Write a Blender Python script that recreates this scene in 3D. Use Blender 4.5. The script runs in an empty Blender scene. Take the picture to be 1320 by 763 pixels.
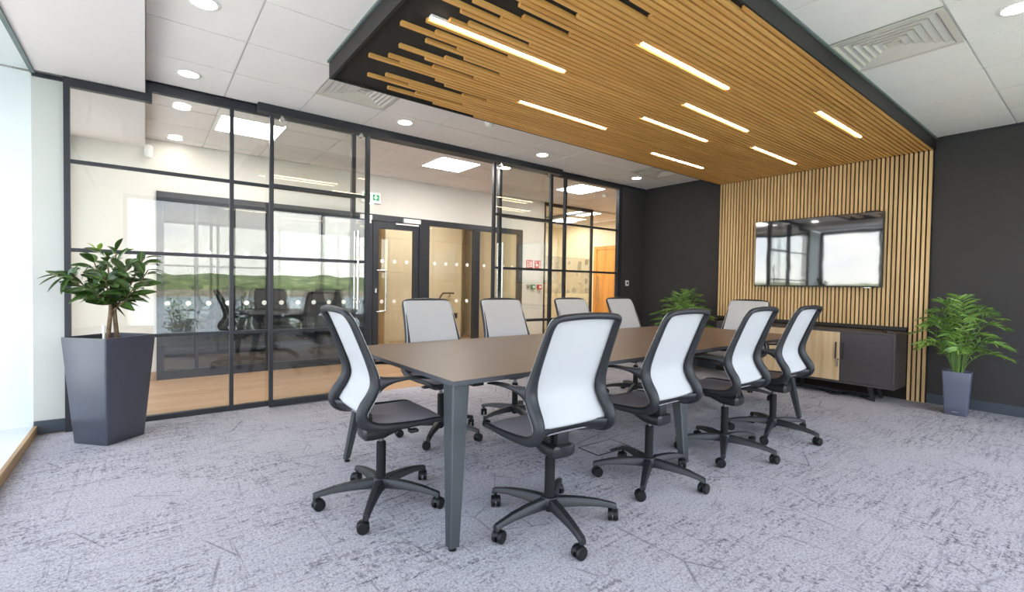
import bpy, bmesh, math, random
from mathutils import Vector, Matrix, noise
from math import sin, cos, pi, radians, sqrt, atan2
random.seed(7)
S = bpy.context.scene
COL = S.collection
R = random.uniform

# ------------------------------------------------------------------ materials
def new_mat(name):
    m = bpy.data.materials.new(name); m.use_nodes = True
    nt = m.node_tree
    b = nt.nodes.get('Principled BSDF')
    return m, nt, b
def node(nt, t, **kw):
    n = nt.nodes.new(t)
    for k, v in kw.items(): setattr(n, k, v)
    return n
def setin(n, **kw):
    for k, v in kw.items():
        n.inputs[k.replace('_', ' ')].default_value = v
def ramp(nt, stops, interp='LINEAR'):
    r = node(nt, 'ShaderNodeValToRGB'); cr = r.color_ramp; cr.interpolation = interp
    while len(cr.elements) < len(stops): cr.elements.new(0.5)
    for e, (p, c) in zip(cr.elements, stops):
        e.position = p; e.color = (*c, 1) if len(c) == 3 else c
    return r
def lin(r, g, b):
    f = lambda c: (c/255/12.92) if c/255 <= .04045 else ((c/255+.055)/1.055)**2.4
    return (f(r), f(g), f(b))
def coords(nt, scale=(1, 1, 1), kind='Object', rot=(0, 0, 0)):
    tc = node(nt, 'ShaderNodeTexCoord'); mp = node(nt, 'ShaderNodeMapping')
    mp.inputs['Scale'].default_value = scale; mp.inputs['Rotation'].default_value = rot
    nt.links.new(tc.outputs[kind], mp.inputs['Vector']); return mp
def tex_noise(nt, mp, scale, detail=3, rough=.5, dist=0):
    n = node(nt, 'ShaderNodeTexNoise'); n.inputs['Scale'].default_value = scale
    n.inputs['Detail'].default_value = detail; n.inputs['Roughness'].default_value = rough
    n.inputs['Distortion'].default_value = dist
    nt.links.new(mp.outputs[0], n.inputs['Vector']); return n
def mixc(nt, a, b, fac, mode='MIX'):
    m = node(nt, 'ShaderNodeMix', data_type='RGBA', blend_type=mode)
    for sock, v in ((m.inputs[6], a), (m.inputs[7], b), (m.inputs[0], fac)):
        if hasattr(v, 'is_linked') or isinstance(v, bpy.types.NodeSocket): nt.links.new(v, sock)
        elif isinstance(v, tuple): sock.default_value = (*v, 1)
        else: sock.default_value = v
    return m.outputs[2]
def mth(nt, op, a, b=0.0, clamp=False):
    m = node(nt, 'ShaderNodeMath', operation=op, use_clamp=clamp)
    for i, v in enumerate((a, b)):
        if isinstance(v, bpy.types.NodeSocket): nt.links.new(v, m.inputs[i])
        else: m.inputs[i].default_value = v
    return m.outputs[0]
def add_bump(nt, b, height, strength=.2, dist=.01):
    bp = node(nt, 'ShaderNodeBump'); bp.inputs['Strength'].default_value = strength
    bp.inputs['Distance'].default_value = dist
    nt.links.new(height, bp.inputs['Height']); nt.links.new(bp.outputs[0], b.inputs['Normal'])
def plain(name, c, rough=.5, metal=0, var=.04, nscale=9, bump=0, spec=None, coat=0):
    m, nt, b = new_mat(name)
    mp = coords(nt); n = tex_noise(nt, mp, nscale, 3)
    lo = tuple(x*(1-var) for x in c); hi = tuple(min(1, x*(1+var)) for x in c)
    r = ramp(nt, [(.3, lo), (.7, hi)]); nt.links.new(n.outputs[0], r.inputs[0])
    nt.links.new(r.outputs[0], b.inputs['Base Color'])
    setin(b, Roughness=rough, Metallic=metal)
    if spec is not None: b.inputs['Specular IOR Level'].default_value = spec
    if coat: b.inputs['Coat Weight'].default_value = coat
    if bump:
        n2 = tex_noise(nt, mp, 300, 2); add_bump(nt, b, n2.outputs[0], bump, .002)
    return m
def emit(name, c, s):
    m, nt, b = new_mat(name)
    mp = coords(nt); n = tex_noise(nt, mp, 3, 1)
    r = ramp(nt, [(0, tuple(x*.985 for x in c)), (1, c)]); nt.links.new(n.outputs[0], r.inputs[0])
    nt.links.new(r.outputs[0], b.inputs['Emission Color'])
    setin(b, Emission_Strength=s, Roughness=.5); b.inputs['Base Color'].default_value = ((.8, .8, .8, 1) if s > 2 else (*[x*.5 for x in c], 1))
    return m
def wood(name, dark, light, axis='X', rough=.45, scale=1.0):
    m, nt, b = new_mat(name)
    sc = {'X': (1.2, 26, 26), 'Y': (26, 1.2, 26), 'Z': (26, 26, 1.2)}[axis]
    mp = coords(nt, tuple(s*scale for s in sc))
    n = tex_noise(nt, mp, 1.0, 5, .6, .6)
    sc2 = {'X': (.35, 5, 5), 'Y': (5, .35, 5), 'Z': (5, 5, .35)}[axis]
    mp2 = coords(nt, tuple(s*scale for s in sc2)); n2 = tex_noise(nt, mp2, 1.3, 3)
    mid = tuple((a+c)/2 for a, c in zip(dark, light))
    r = ramp(nt, [(.28, dark), (.5, mid), (.72, light)]); nt.links.new(n.outputs[0], r.inputs[0])
    r2 = ramp(nt, [(.3, (.82, .80, .78)), (.7, (1.0, 1.0, 1.0))]); nt.links.new(n2.outputs[0], r2.inputs[0])
    nt.links.new(mixc(nt, r.outputs[0], r2.outputs[0], 1.0, 'MULTIPLY'), b.inputs['Base Color'])
    setin(b, Roughness=rough); add_bump(nt, b, n.outputs[0], .12, .002)
    return m

M = {}
M['charcoal'] = plain('charcoal_wall_paint', lin(55, 52, 52), .75, var=.03, bump=.15)
M['white_wall'] = plain('offwhite_wall_paint', lin(222, 217, 208), .8, var=.012, bump=.1)
M['cream_wall'] = plain('warm_cream_wall', lin(218, 204, 174), .75, var=.03, nscale=1.5)
M['pale_reveal'] = plain('white_window_reveal', lin(216, 221, 222), .6, var=.01)
M['plaster'] = plain('bulkhead_plaster', lin(222, 216, 215), .85, var=.01, bump=.1)
M['tile'] = plain('mineral_ceiling_tile', lin(236, 231, 229), .9, var=.012, nscale=4, bump=.35)
M['grid'] = plain('white_ceiling_grid', lin(214, 211, 208), .55, var=.02)
M['frame'] = plain('anthracite_frame_metal', lin(48, 50, 56), .42, .25, var=.04)
M['baseboard'] = plain('blue_grey_baseboard', lin(58, 68, 78), .5, var=.05)
M['fascia'] = plain('black_fascia', lin(36, 32, 31), .55, var=.05)
M['trim_grey'] = plain('grey_green_trim', lin(104, 116, 114), .5, var=.05)
M['board'] = plain('black_felt_board', lin(34, 28, 24), .95, var=.15, nscale=60, bump=.3)
M['oak_ceiling'] = wood('oak_slat_ceiling', lin(206, 146, 74), lin(238, 186, 112), 'X', .42)
M['oak_wall'] = wood('oak_slat_wall', lin(208, 168, 112), lin(240, 208, 156), 'Z', .5)
M['oak_sill'] = wood('oak_sill', lin(150, 118, 80), lin(196, 164, 122), 'Y', .5)
M['oak_door'] = wood('oak_door_veneer', lin(196, 132, 58), lin(226, 164, 88), 'Z', .4)
M['oak_cabinet'] = wood('pale_oak_cabinet', lin(190, 160, 120), lin(228, 204, 166), 'Z', .5, .6)
M['dark_cabinet'] = plain('dark_brown_grey_laminate', lin(62, 57, 59), .5, var=.05, nscale=30)
M['metal_leg'] = plain('brushed_gunmetal', lin(68, 73, 77), .42, .5, var=.07, nscale=5)
M['edge'] = plain('dark_table_edge', lin(66, 68, 74), .4, var=.05)
M['plastic'] = plain('dark_grey_plastic', lin(30, 32, 37), .45, var=.03, bump=.2)
M['plastic_black'] = plain('black_plastic', lin(28, 29, 33), .4, var=.04)
M['castor_black'] = plain('castor_rubber', lin(18, 19, 21), .45, var=.05, spec=.35)
M['column_black'] = plain('matt_black_column', lin(16, 17, 19), .65, var=.05, spec=.25)
M['vent'] = plain('vent_enamel', lin(206, 200, 192), .5, var=.02)
M['steel'] = plain('brushed_steel', lin(200, 200, 198), .25, 1.0, var=.03)
M['chrome'] = plain('gas_strut_steel', lin(150, 152, 155), .2, 1.0, var=.02)
M['pot_left'] = plain('slate_grey_planter', lin(62, 65, 78), .34, var=.04, nscale=3, spec=.8)
M['pot_right'] = plain('slate_blue_planter', lin(92, 95, 114), .45, var=.04, nscale=3)
M['pot_dark'] = plain('black_planter', lin(40, 40, 44), .5, var=.05)
M['soil'] = plain('dark_soil', lin(48, 38, 30), .95, var=.4, nscale=60, bump=.5)
M['bark'] = plain('grey_brown_bark', lin(112, 92, 72), .85, var=.35, nscale=40, bump=.5)
M['stem_green'] = plain('green_stem', lin(96, 128, 56), .5, var=.15)
M['sign_red'] = plain('safety_red', lin(206, 48, 42), .45)
M['sign_green'] = plain('safety_green', lin(30, 150, 90), .45)
M['sign_green_box'] = plain('call_point_green', lin(40, 132, 84), .4)
M['white_plastic'] = plain('white_plastic', lin(236, 234, 230), .4, var=.01)
M['dark_metal'] = plain('dark_handrail_metal', lin(92, 82, 70), .4, .4)
M['roof'] = plain('sun_block_slab', lin(120, 120, 120), .9)
M['ground'] = plain('light_bouncing_paving', lin(214, 210, 200), .9, var=.08, nscale=3)  # made pale so the sunlit paving throws light up to the ceiling
M['downlight'] = emit('downlight_emitter', (1.0, .95, .88), 40)
M['ledpanel'] = emit('led_panel_emitter', (1.0, .97, .945), 42)
M['linelight'] = emit('line_light_emitter', (1.0, .78, .52), 24)
M['exit_face'] = emit('exit_sign_face', (.95, 1.0, .96), .8)
M['exit_green'] = emit('exit_sign_green', lin(20, 150, 90), .8)
M['exit_lamp'] = emit('exit_downlight', (1.0, .93, .8), 6)

def glass_mat(name, tint=(.97, .985, .98), f0=.045, rough=0.0):
    m = bpy.data.materials.new(name); m.use_nodes = True; nt = m.node_tree; nt.nodes.clear()
    out = node(nt, 'ShaderNodeOutputMaterial'); tr = node(nt, 'ShaderNodeBsdfTransparent'); gl = node(nt, 'ShaderNodeBsdfGlossy')
    tr.inputs[0].default_value = (*tint, 1); gl.inputs[0].default_value = (1, 1, 1, 1); gl.inputs['Roughness'].default_value = rough
    lw = node(nt, 'ShaderNodeLayerWeight'); lw.inputs[0].default_value = .5
    p = mth(nt, 'POWER', lw.outputs['Facing'], 5.0)
    f = mth(nt, 'ADD', mth(nt, 'MULTIPLY', p, 1-f0), f0, True)
    mx = node(nt, 'ShaderNodeMixShader')
    nt.links.new(f, mx.inputs[0]); nt.links.new(tr.outputs[0], mx.inputs[1]); nt.links.new(gl.outputs[0], mx.inputs[2])
    nt.links.new(mx.outputs[0], out.inputs[0]); return m
M['glass'] = glass_mat('partition_glass', (.965, .975, .965), .05)
M['glass_inner'] = glass_mat('corridor_screen_glass', (.95, .955, .94), .06)
M['glass_window'] = glass_mat('window_glass', (.98, .99, .985), .03)

def carpet():
    m, nt, b = new_mat('loop_pile_carpet')
    mp = coords(nt)
    fine = tex_noise(nt, mp, 95, 3, .75)
    loop = tex_noise(nt, coords(nt, (1, 1, 1)), 240, 2, .6)
    r1 = ramp(nt, [(.32, lin(112, 110, 118)), (.45, lin(170, 167, 173)), (.62, lin(194, 191, 197))])
    nt.links.new(fine.outputs[0], r1.inputs[0])
    # woven streaks running both ways, patchy
    col = r1.outputs[0]
    patch = tex_noise(nt, mp, 1.7, 4, .6); rp = ramp(nt, [(.40, (.12, .12, .12)), (.58, (1, 1, 1))]); nt.links.new(patch.outputs[0], rp.inputs[0])
    for sc, rz, cut, k in (((3.2, 44, 1), .0, .54, .52), ((48, 3.4, 1), .12, .59, .42), ((9, 15, 1), .5, .55, .30)):
        n = tex_noise(nt, coords(nt, sc, rot=(0, 0, rz)), 1.0, 5, .72, .5)
        rr = ramp(nt, [(cut-.05, (0, 0, 0)), (cut+.06, (1, 1, 1))]); nt.links.new(n.outputs[0], rr.inputs[0])
        br = tex_noise(nt, mp, 42, 2, .8); rb = ramp(nt, [(.44, (0, 0, 0)), (.60, (1, 1, 1))]); nt.links.new(br.outputs[0], rb.inputs[0])
        f = mth(nt, 'MULTIPLY', mth(nt, 'MULTIPLY', mth(nt, 'MULTIPLY', rr.outputs[0], rb.outputs[0]), rp.outputs[0]), k+.38)
        col = mixc(nt, col, lin(84, 82, 90), f)
    # long crease lines
    # short straight darker dashes, some along each direction
    for sc, rz, lo in (((1.0, 17, 1), .05, .655), ((17, 1.0, 1), -.04, .655), ((1.3, 19, 1), .75, .67), ((1.0, 18, 1), -.6, .675)):
        n = tex_noise(nt, coords(nt, sc, rot=(0, 0, rz)), 1.6, 4, .55, .25)
        rr = ramp(nt, [(lo-.012, (0, 0, 0)), (lo, (1, 1, 1)), (lo+.006, (1, 1, 1)), (lo+.018, (0, 0, 0))]); nt.links.new(n.outputs[0], rr.inputs[0])
        gf = ramp(nt, [(.38, (.35, .35, .35)), (.56, (1, 1, 1))]); nt.links.new(fine.outputs[0], gf.inputs[0])
        col = mixc(nt, col, lin(74, 73, 80), mth(nt, 'MULTIPLY', mth(nt, 'MULTIPLY', rr.outputs[0], gf.outputs[0]), .6))
    for sc, w, gs in ((1.15, .0022, 1.3), (2.3, .003, 2.4)):
        v = node(nt, 'ShaderNodeTexVoronoi', feature='DISTANCE_TO_EDGE', voronoi_dimensions='2D'); v.inputs['Scale'].default_value = sc
        nt.links.new(mp.outputs[0], v.inputs['Vector'])
        rr = ramp(nt, [(0, (1, 1, 1)), (w*2.2, (1, 1, 1)), (w*4, (0, 0, 0))]); nt.links.new(v.outputs['Distance'], rr.inputs[0])
        gate = tex_noise(nt, mp, gs, 4, .7); rg = ramp(nt, [(.52, (0, 0, 0)), (.60, (1, 1, 1))]); nt.links.new(gate.outputs[0], rg.inputs[0])
        gf = ramp(nt, [(.42, (0, 0, 0)), (.52, (1, 1, 1))]); nt.links.new(fine.outputs[0], gf.inputs[0])
        f = mth(nt, 'MULTIPLY', mth(nt, 'MULTIPLY', rr.outputs[0], rg.outputs[0]), mth(nt, 'MULTIPLY', gf.outputs[0], .68))
        col = mixc(nt, col, lin(72, 70, 78), f)
    big = tex_noise(nt, mp, .9, 3); rbg = ramp(nt, [(.3, (.90, .90, .91)), (.7, (1.0, 1.0, 1.0))]); nt.links.new(big.outputs[0], rbg.inputs[0])
    col = mixc(nt, col, rbg.outputs[0], 1.0, 'MULTIPLY')
    nt.links.new(col, b.inputs['Base Color']); setin(b, Roughness=.95)
    b.inputs['Specular IOR Level'].default_value = .15
    hsum = mth(nt, 'ADD', fine.outputs[0], loop.outputs[0]); add_bump(nt, b, hsum, .55, .006)
    return m
M['carpet'] = carpet()
def plank_floor():
    m, nt, b = new_mat('oak_plank_floor')
    br = node(nt, 'ShaderNodeTexBrick'); mp = coords(nt)
    nt.links.new(mp.outputs[0], br.inputs['Vector'])
    setin(br, Scale=1.0, Mortar_Size=.0015, Brick_Width=1.22, Row_Height=.18)
    br.inputs['Color1'].default_value = (*lin(170, 136, 104), 1); br.inputs['Color2'].default_value = (*lin(188, 154, 120), 1); br.inputs['Mortar'].default_value = (*lin(120, 86, 56), 1)
    n = tex_noise(nt, coords(nt, (1.4, 22, 1)), 1.2, 5, .65, .8)
    r = ramp(nt, [(.3, (.72, .68, .64)), (.7, (1.05, 1.04, 1.02))]); nt.links.new(n.outputs[0], r.inputs[0])
    nt.links.new(mixc(nt, br.outputs[0], r.outputs[0], 1.0, 'MULTIPLY'), b.inputs['Base Color'])
    setin(b, Roughness=.42); return m
M['planks'] = plank_floor()
def mesh_fabric(name, c, alpha, dark):
    m, nt, b = new_mat(name)
    mp = coords(nt)
    w1 = node(nt, 'ShaderNodeTexWave', wave_type='BANDS', bands_direction='Y'); w1.inputs['Scale'].default_value = 150
    w2 = node(nt, 'ShaderNodeTexWave', wave_type='BANDS', bands_direction='Z' if alpha else 'X'); w2.inputs['Scale'].default_value = 110
    for w in (w1, w2): nt.links.new(mp.outputs[0], w.inputs['Vector'])
    f = mth(nt, 'MULTIPLY', w1.outputs['Fac'], w2.outputs['Fac'])
    r = ramp(nt, [(0, dark), (.6, c)]); nt.links.new(f, r.inputs[0])
    nt.links.new(r.outputs[0], b.inputs['Base Color']); setin(b, Roughness=.75)
    add_bump(nt, b, f, .25, .002)
    if alpha:
        a = mth(nt, 'ADD', mth(nt, 'MULTIPLY', f, alpha), 1-alpha*.72, True)
        nt.links.new(a, b.inputs['Alpha'])
    return m
M['back_mesh'] = mesh_fabric('pale_back_mesh', lin(218, 218, 217), .22, lin(182, 183, 186))
M['seat_mesh'] = mesh_fabric('grey_seat_mesh', lin(186, 180, 188), 0, lin(132, 128, 136))
def table_top():
    m, nt, b = new_mat('laminate_with_warm_reflection')
    n = tex_noise(nt, coords(nt), 260, 2, .6)
    r = ramp(nt, [(.35, lin(108, 87, 70)), (.65, lin(122, 100, 82))]); nt.links.new(n.outputs[0], r.inputs[0])  # brown base includes the warm reflection of the oak raft
    nt.links.new(r.outputs[0], b.inputs['Base Color']); setin(b, Roughness=.42); b.inputs['Specular IOR Level'].default_value = .35
    add_bump(nt, b, n.outputs[0], .05, .001); return m
M['table'] = table_top()
def screen():
    m, nt, b = new_mat('glossy_black_screen')
    n = tex_noise(nt, coords(nt, (1, 1.0, 1.6)), 2.6, 1)
    b.inputs['Base Color'].default_value = (.006, .006, .008, 1); setin(b, Roughness=.035, IOR=2.6)
    add_bump(nt, b, n.outputs[0], .05, .01); return m
M['screen'] = screen()
def leaf(name, lo, hi, rough=.35):
    m, nt, b = new_mat(name)
    n = tex_noise(nt, coords(nt), 7, 3)
    r = ramp(nt, [(.3, lo), (.7, hi)]); nt.links.new(n.outputs[0], r.inputs[0])
    nt.links.new(r.outputs[0], b.inputs['Base Color']); setin(b, Roughness=rough)
    b.inputs['Subsurface Weight'].default_value = 0; return m
M['ficus_leaf'] = leaf('dark_glossy_leaf', lin(38, 62, 28), lin(74, 106, 46), .28)
M['ficus_young'] = leaf('young_lime_leaf', lin(120, 160, 50), lin(160, 190, 80), .35)
M['midrib'] = plain('pale_midrib', lin(150, 170, 90), .5)
M['palm_leaf'] = leaf('palm_leaf', lin(66, 108, 38), lin(136, 172, 80), .4)
M['bush_leaf'] = leaf('bush_leaf', lin(70, 96, 44), lin(150, 170, 84), .7)
def far_trees():
    m, nt, b = new_mat('distant_woodland')
    n = tex_noise(nt, coords(nt), .16, 8, .8)
    r = ramp(nt, [(.35, lin(66, 78, 48)), (.5, lin(112, 124, 78)), (.64, lin(176, 176, 120))]); nt.links.new(n.outputs[0], r.inputs[0])
    nt.links.new(r.outputs[0], b.inputs['Base Color']); setin(b, Roughness=.95); return m
M['woods'] = far_trees()
M['mud'] = plain('river_bank_mud', lin(150, 138, 116), .95, var=.3, nscale=.2)
def water():
    m, nt, b = new_mat('river_water')
    n = tex_noise(nt, coords(nt, (.4, 2, 1)), 1.2, 4)
    b.inputs['Base Color'].default_value = (*lin(168, 186, 200), 1); setin(b, Roughness=.18)  # pale base colour includes the sky glare on the river
    add_bump(nt, b, n.outputs[0], .3, .1); return m
M['water'] = water()
def frosted_band():
    m = bpy.data.materials.new('frosted_circle_film'); m.use_nodes = True; nt = m.node_tree; nt.nodes.clear()
    out = node(nt, 'ShaderNodeOutputMaterial'); tr = node(nt, 'ShaderNodeBsdfTransparent'); df = node(nt, 'ShaderNodeBsdfDiffuse')
    df.inputs[0].default_value = (*lin(225, 218, 200), 1)
    v = node(nt, 'ShaderNodeTexVoronoi', feature='F1', voronoi_dimensions='3D'); v.inputs['Scale'].default_value = 5.5
    mp = coords(nt, (1, .01, 1)); nt.links.new(mp.outputs[0], v.inputs['Vector'])
    l = mth(nt, 'LESS_THAN', v.outputs['Distance'], .3)
    f = mth(nt, 'ADD', mth(nt, 'MULTIPLY', l, .4), .22)
    mx = node(nt, 'ShaderNodeMixShader'); nt.links.new(f, mx.inputs[0]); nt.links.new(tr.outputs[0], mx.inputs[1]); nt.links.new(df.outputs[0], mx.inputs[2])
    nt.links.new(mx.outputs[0], out.inputs[0]); return m
M['film'] = frosted_band()

# ------------------------------------------------------------------ mesh helpers
class MB:
    def __init__(s): s.bm = bmesh.new(); s.mi = 0
    def face(s, vs):
        try: f = s.bm.faces.new(vs); f.material_index = s.mi; return f
        except ValueError: return None
    def quad(s, *co): return s.face([s.bm.verts.new(c) for c in co])
    def box(s, x0, x1, y0, y1, z0, z1, bev=0, mat=None):
        v = [s.bm.verts.new((x, y, z)) for z in (z0, z1) for y in (y0, y1) for x in (x0, x1)]
        fs = [s.face([v[i] for i in q]) for q in ((0, 2, 3, 1), (4, 5, 7, 6), (0, 1, 5, 4), (2, 6, 7, 3), (0, 4, 6, 2), (1, 3, 7, 5))]
        if bev:
            es = {e for f in fs for e in f.edges}
            r = bmesh.ops.bevel(s.bm, geom=list(es), offset=bev, segments=2, affect='EDGES', profile=.6)
            for f in r['faces']: f.material_index = s.mi
            if mat is not None:
                vs = {v_ for f in r['faces'] for v_ in f.verts}
                for v_ in vs: v_.co = mat @ v_.co
        elif mat is not None:
            for v_ in v: v_.co = mat @ v_.co
        return s
    def frustum(s, b, t, z0, z1, cb, ct=None, rot=0, cap0=True, cap1=True):
        ct = ct or cb; vs = []
        for (w, d), (cx, cy), z in ((b, cb, z0), (t, ct, z1)):
            for sx, sy in ((-1, -1), (1, -1), (1, 1), (-1, 1)):
                x, y = sx*w/2, sy*d/2
                vs.append(s.bm.verts.new((cx+x*cos(rot)-y*sin(rot), cy+x*sin(rot)+y*cos(rot), z)))
        for i in range(4): s.face([vs[i], vs[(i+1) % 4], vs[4+(i+1) % 4], vs[4+i]])
        if cap0: s.face(vs[3::-1])
        if cap1: s.face(vs[4:])
        return vs
    def rings(s, rings, closed=False, cap=True):
        rv = [[s.bm.verts.new(c) for c in r] for r in rings]; n = len(rv[0])
        m = len(rv)
        for i in range(m if closed else m-1):
            a, b = rv[i], rv[(i+1) % m]
            for j in range(n): s.face([a[j], a[(j+1) % n], b[(j+1) % n], b[j]])
        if cap and not closed: s.face(rv[0][::-1]); s.face(rv[-1])
    def tube(s, pts, r, n=10, closed=False):
        pts = [Vector(p) for p in pts]; rs = r if isinstance(r, (list, tuple)) else [r]*len(pts)
        rings = []; up = Vector((0, 0, 1)); prev = None
        for i, p in enumerate(pts):
            t = (pts[(i+1) % len(pts)] if (closed or i < len(pts)-1) else p) - (pts[i-1] if (closed or i > 0) else p)
            t.normalize()
            if prev is None:
                a = t.cross(up) if abs(t.z) < .95 else t.cross(Vector((1, 0, 0)))
            else: a = prev - t*prev.dot(t)
            a.normalize(); prev = a; b = t.cross(a)
            rings.append([p + (a*cos(2*pi*k/n)+b*sin(2*pi*k/n))*rs[i] for k in range(n)])
        s.rings(rings, closed)
    def lathe(s, prof, c=(0, 0, 0), n=24, axis='Z'):
        rings = []
        for r, h in prof:
            ring = []
            for k in range(n):
                a = 2*pi*k/n; x, y = r*cos(a), r*sin(a)
                v = {'Z': (x, y, h), 'X': (h, x, y), 'Y': (y, h, x)}[axis]
                ring.append((c[0]+v[0], c[1]+v[1], c[2]+v[2]))
            rings.append(ring)
        s.rings(rings)
    def build(s, name, mat, parent=None, smooth=False, loc=None):
        bmesh.ops.recalc_face_normals(s.bm, faces=s.bm.faces)
        me = bpy.data.meshes.new(name); s.bm.to_mesh(me); s.bm.free()
        for m in (mat if isinstance(mat, (list, tuple)) else [mat]): me.materials.append(M[m] if isinstance(m, str) else m)
        if smooth:
            for p in me.polygons: p.use_smooth = True
            if smooth != 'all': me.set_sharp_from_angle(angle=radians(40))
        o = bpy.data.objects.new(name, me); COL.objects.link(o)
        if parent is not None: o.parent = parent
        if loc is not None: o.location = loc
        return o
def catmull(pts, k=6, closed=False):
    out = []; n = len(pts); P = [Vector(p) for p in pts]
    for i in range(n if closed else n-1):
        p0 = P[(i-1) % n] if (closed or i > 0) else P[0]*2-P[1]
        p1, p2 = P[i], P[(i+1) % n]
        p3 = P[(i+2) % n] if (closed or i < n-2) else P[-1]*2-P[-2]
        for j in range(k):
            t = j/k
            out.append(.5*((2*p1)+(p2-p0)*t+(2*p0-5*p1+4*p2-p3)*t*t+(3*p1-p0-3*p2+p3)*t**3))
    if not closed: out.append(P[-1])
    return out
def empty(name, loc=(0, 0, 0), rz=0, label=None, cat=None, group=None):
    o = bpy.data.objects.new(name, None); COL.objects.link(o); o.location = loc; o.rotation_euler = (0, 0, rz); o.empty_display_size = .1
    if label: tag(o, label, cat, group)
    return o
def tag(o, label, cat, group=None, kind=None):
    o['label'] = label; o['category'] = cat
    if group: o['group'] = group
    if kind: o['kind'] = kind
    return o
def struct(o, label=None, cat=None):
    o['kind'] = 'structure'
    if label: o['label'] = label; o['category'] = cat
    return o
def copy_tree(o, parent=None):
    c = o.copy(); COL.objects.link(c); c.parent = parent
    for ch in list(o.children): copy_tree(ch, c)
    return c
def one(name, mat, f, label=None, cat=None, **k):
    b = MB(); f(b); return b.build(name, mat, **k)

# ------------------------------------------------------------------ dimensions (metres)
H = 2.774; XL = -.65; XR = 6.52; YG = 4.93; YN = -.45; YC = 6.85; XE = 8.95; YB = 9.55
BZ = 2.675       # underside of the bulkhead
C = 2.64         # underside of the slatted raft

def wall(name, boxes, mat, label):
    b = MB()
    for bx in boxes: b.box(*bx)
    return struct(b.build(name, mat), label, 'wall')
# floors
struct(one('floor', 'carpet', lambda b: b.box(XL, XR, YN, YG-.04, -.1, 0)), 'light grey mottled loop pile carpet of the meeting room', 'floor')
struct(one('floor', 'planks', lambda b: (b.box(XL, XE, YG-.04, YC+.05, -.1, 0), b.box(2.72, XE, YC+.05, YB, -.1, 0))), 'oak plank floor of the corridor behind the glass partition', 'floor')
struct(one('floor', plain('dim_room_carpet', lin(62, 62, 70), .95, var=.1, nscale=40), lambda b: b.box(XL, 2.6, YC+.05, YB, -.1, 0)), 'grey carpet of the room beyond the corridor', 'floor')  # floor coloured dark so that the room looks unlit
# walls
wall('wall_far', [(XR, XR+.15, YN-.2, YG-.02, 0, H)], 'charcoal', 'charcoal painted end wall behind the slatted panel')
wall('wall_left', [(5.955, XR+.15, 4.87, 5.0, 0, H)], 'charcoal', 'short charcoal wall beside the glass partition')
wall('wall_column', [(-.66, -.485, 4.93, 5.05, .1, BZ)], plain('shaded_white_column', lin(196, 196, 190), .8, var=.01), 'narrow white wall strip between window and glass partition')  # white strip given a greyer colour to stand in for its shade
wall('wall_corridor', [(XL, .10, YC, YC+.1, 0, H), (.10, 5.52, YC, YC+.1, 2.19, H), (5.52, 6.07, YC, YC+.1, 0, H)], 'white_wall', 'off-white corridor wall above and beside the glazed doors')
wall('wall_corridor_end', [(XL-.12, XL, 6.80, YB, 0, H), (XL-.12, XL, 5.05, 6.80, 0, .10), (XL-.12, XL, 5.05, 6.80, 2.62, H)], 'white_wall', 'white end wall of the corridor')
wall('wall_lobby_end', [(XE, XE+.1, YG, YB, 0, H)], 'cream_wall', 'pale wall around the oak door')
wall('wall_outer', [(2.60, XE+.1, YB, YB+.12, 0, H)], 'cream_wall', 'far wall of the rooms beyond the corridor')
M['dim'] = plain('unlit_look_paint', lin(70, 72, 76), .8)  # dark wall colour stands in for the room's missing light
wall('wall_dark_room', [(XL-.12, 2.60, YB, YB+.12, 0, H), (2.585, 2.60, YC+.1, YB, 0, H)], 'dim', 'wall of the room beyond the corridor, coloured dark to read as unlit')
wall('wall_stair', [(3.70, 5.52, 8.95, 9.05, 0, H), (2.62, 3.6, 9.2, 9.3, 0, H), (3.6, 3.70, 8.6, 9.3, 0, H)], 'cream_wall', 'warm cream stair lobby wall behind the glazed door')
wall('wall_divider', [(2.60, 2.72, YC+.1, YB, 0, H)], 'cream_wall', 'partition between the dim room and stair lobby')
wall('wall_lobby_side', [(5.97, 6.07, YC+.1, YB, 0, H)], 'cream_wall', 'cream partition left of the glazed pod')
wall('wall_right', [(6.62, XE, 4.87, 4.97, 0, H)], 'white_wall', 'corridor wall beyond the meeting room')
# window walls behind and left of the viewer
wall('wall_near', [(XL-.5, -.30, YN-.25, YN, -.6, H+.1), (6.15, XR+.15, YN-.25, YN, -.6, H+.1), (-.30, 6.15, YN-.25, YN, 2.62, H+.1), (-.30, 6.15, YN-.25, YN, -.6, .14)], 'white_wall', 'window wall behind the viewer')
wall('wall_window_reveal', [(XL-.85, XL-.012, 4.945, 5.05, -.1, BZ), (XL-.85, XL, YN, 4.945, BZ+.015, H+.1)], 'pale_reveal', 'bright white reveal and soffit of the left window')
struct(one('trim_sill', 'pale_reveal', lambda b: b.box(XL-.85, XL-.012, YN, 4.943, -.1, .058)), 'low white window sill at the left', 'sill')
struct(one('trim_sill_edge', 'oak_sill', lambda b: b.box(XL-.012, XL+.012, YN, 4.93, 0, .066, .003)), 'oak strip edging the low window sill', 'trim')
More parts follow.
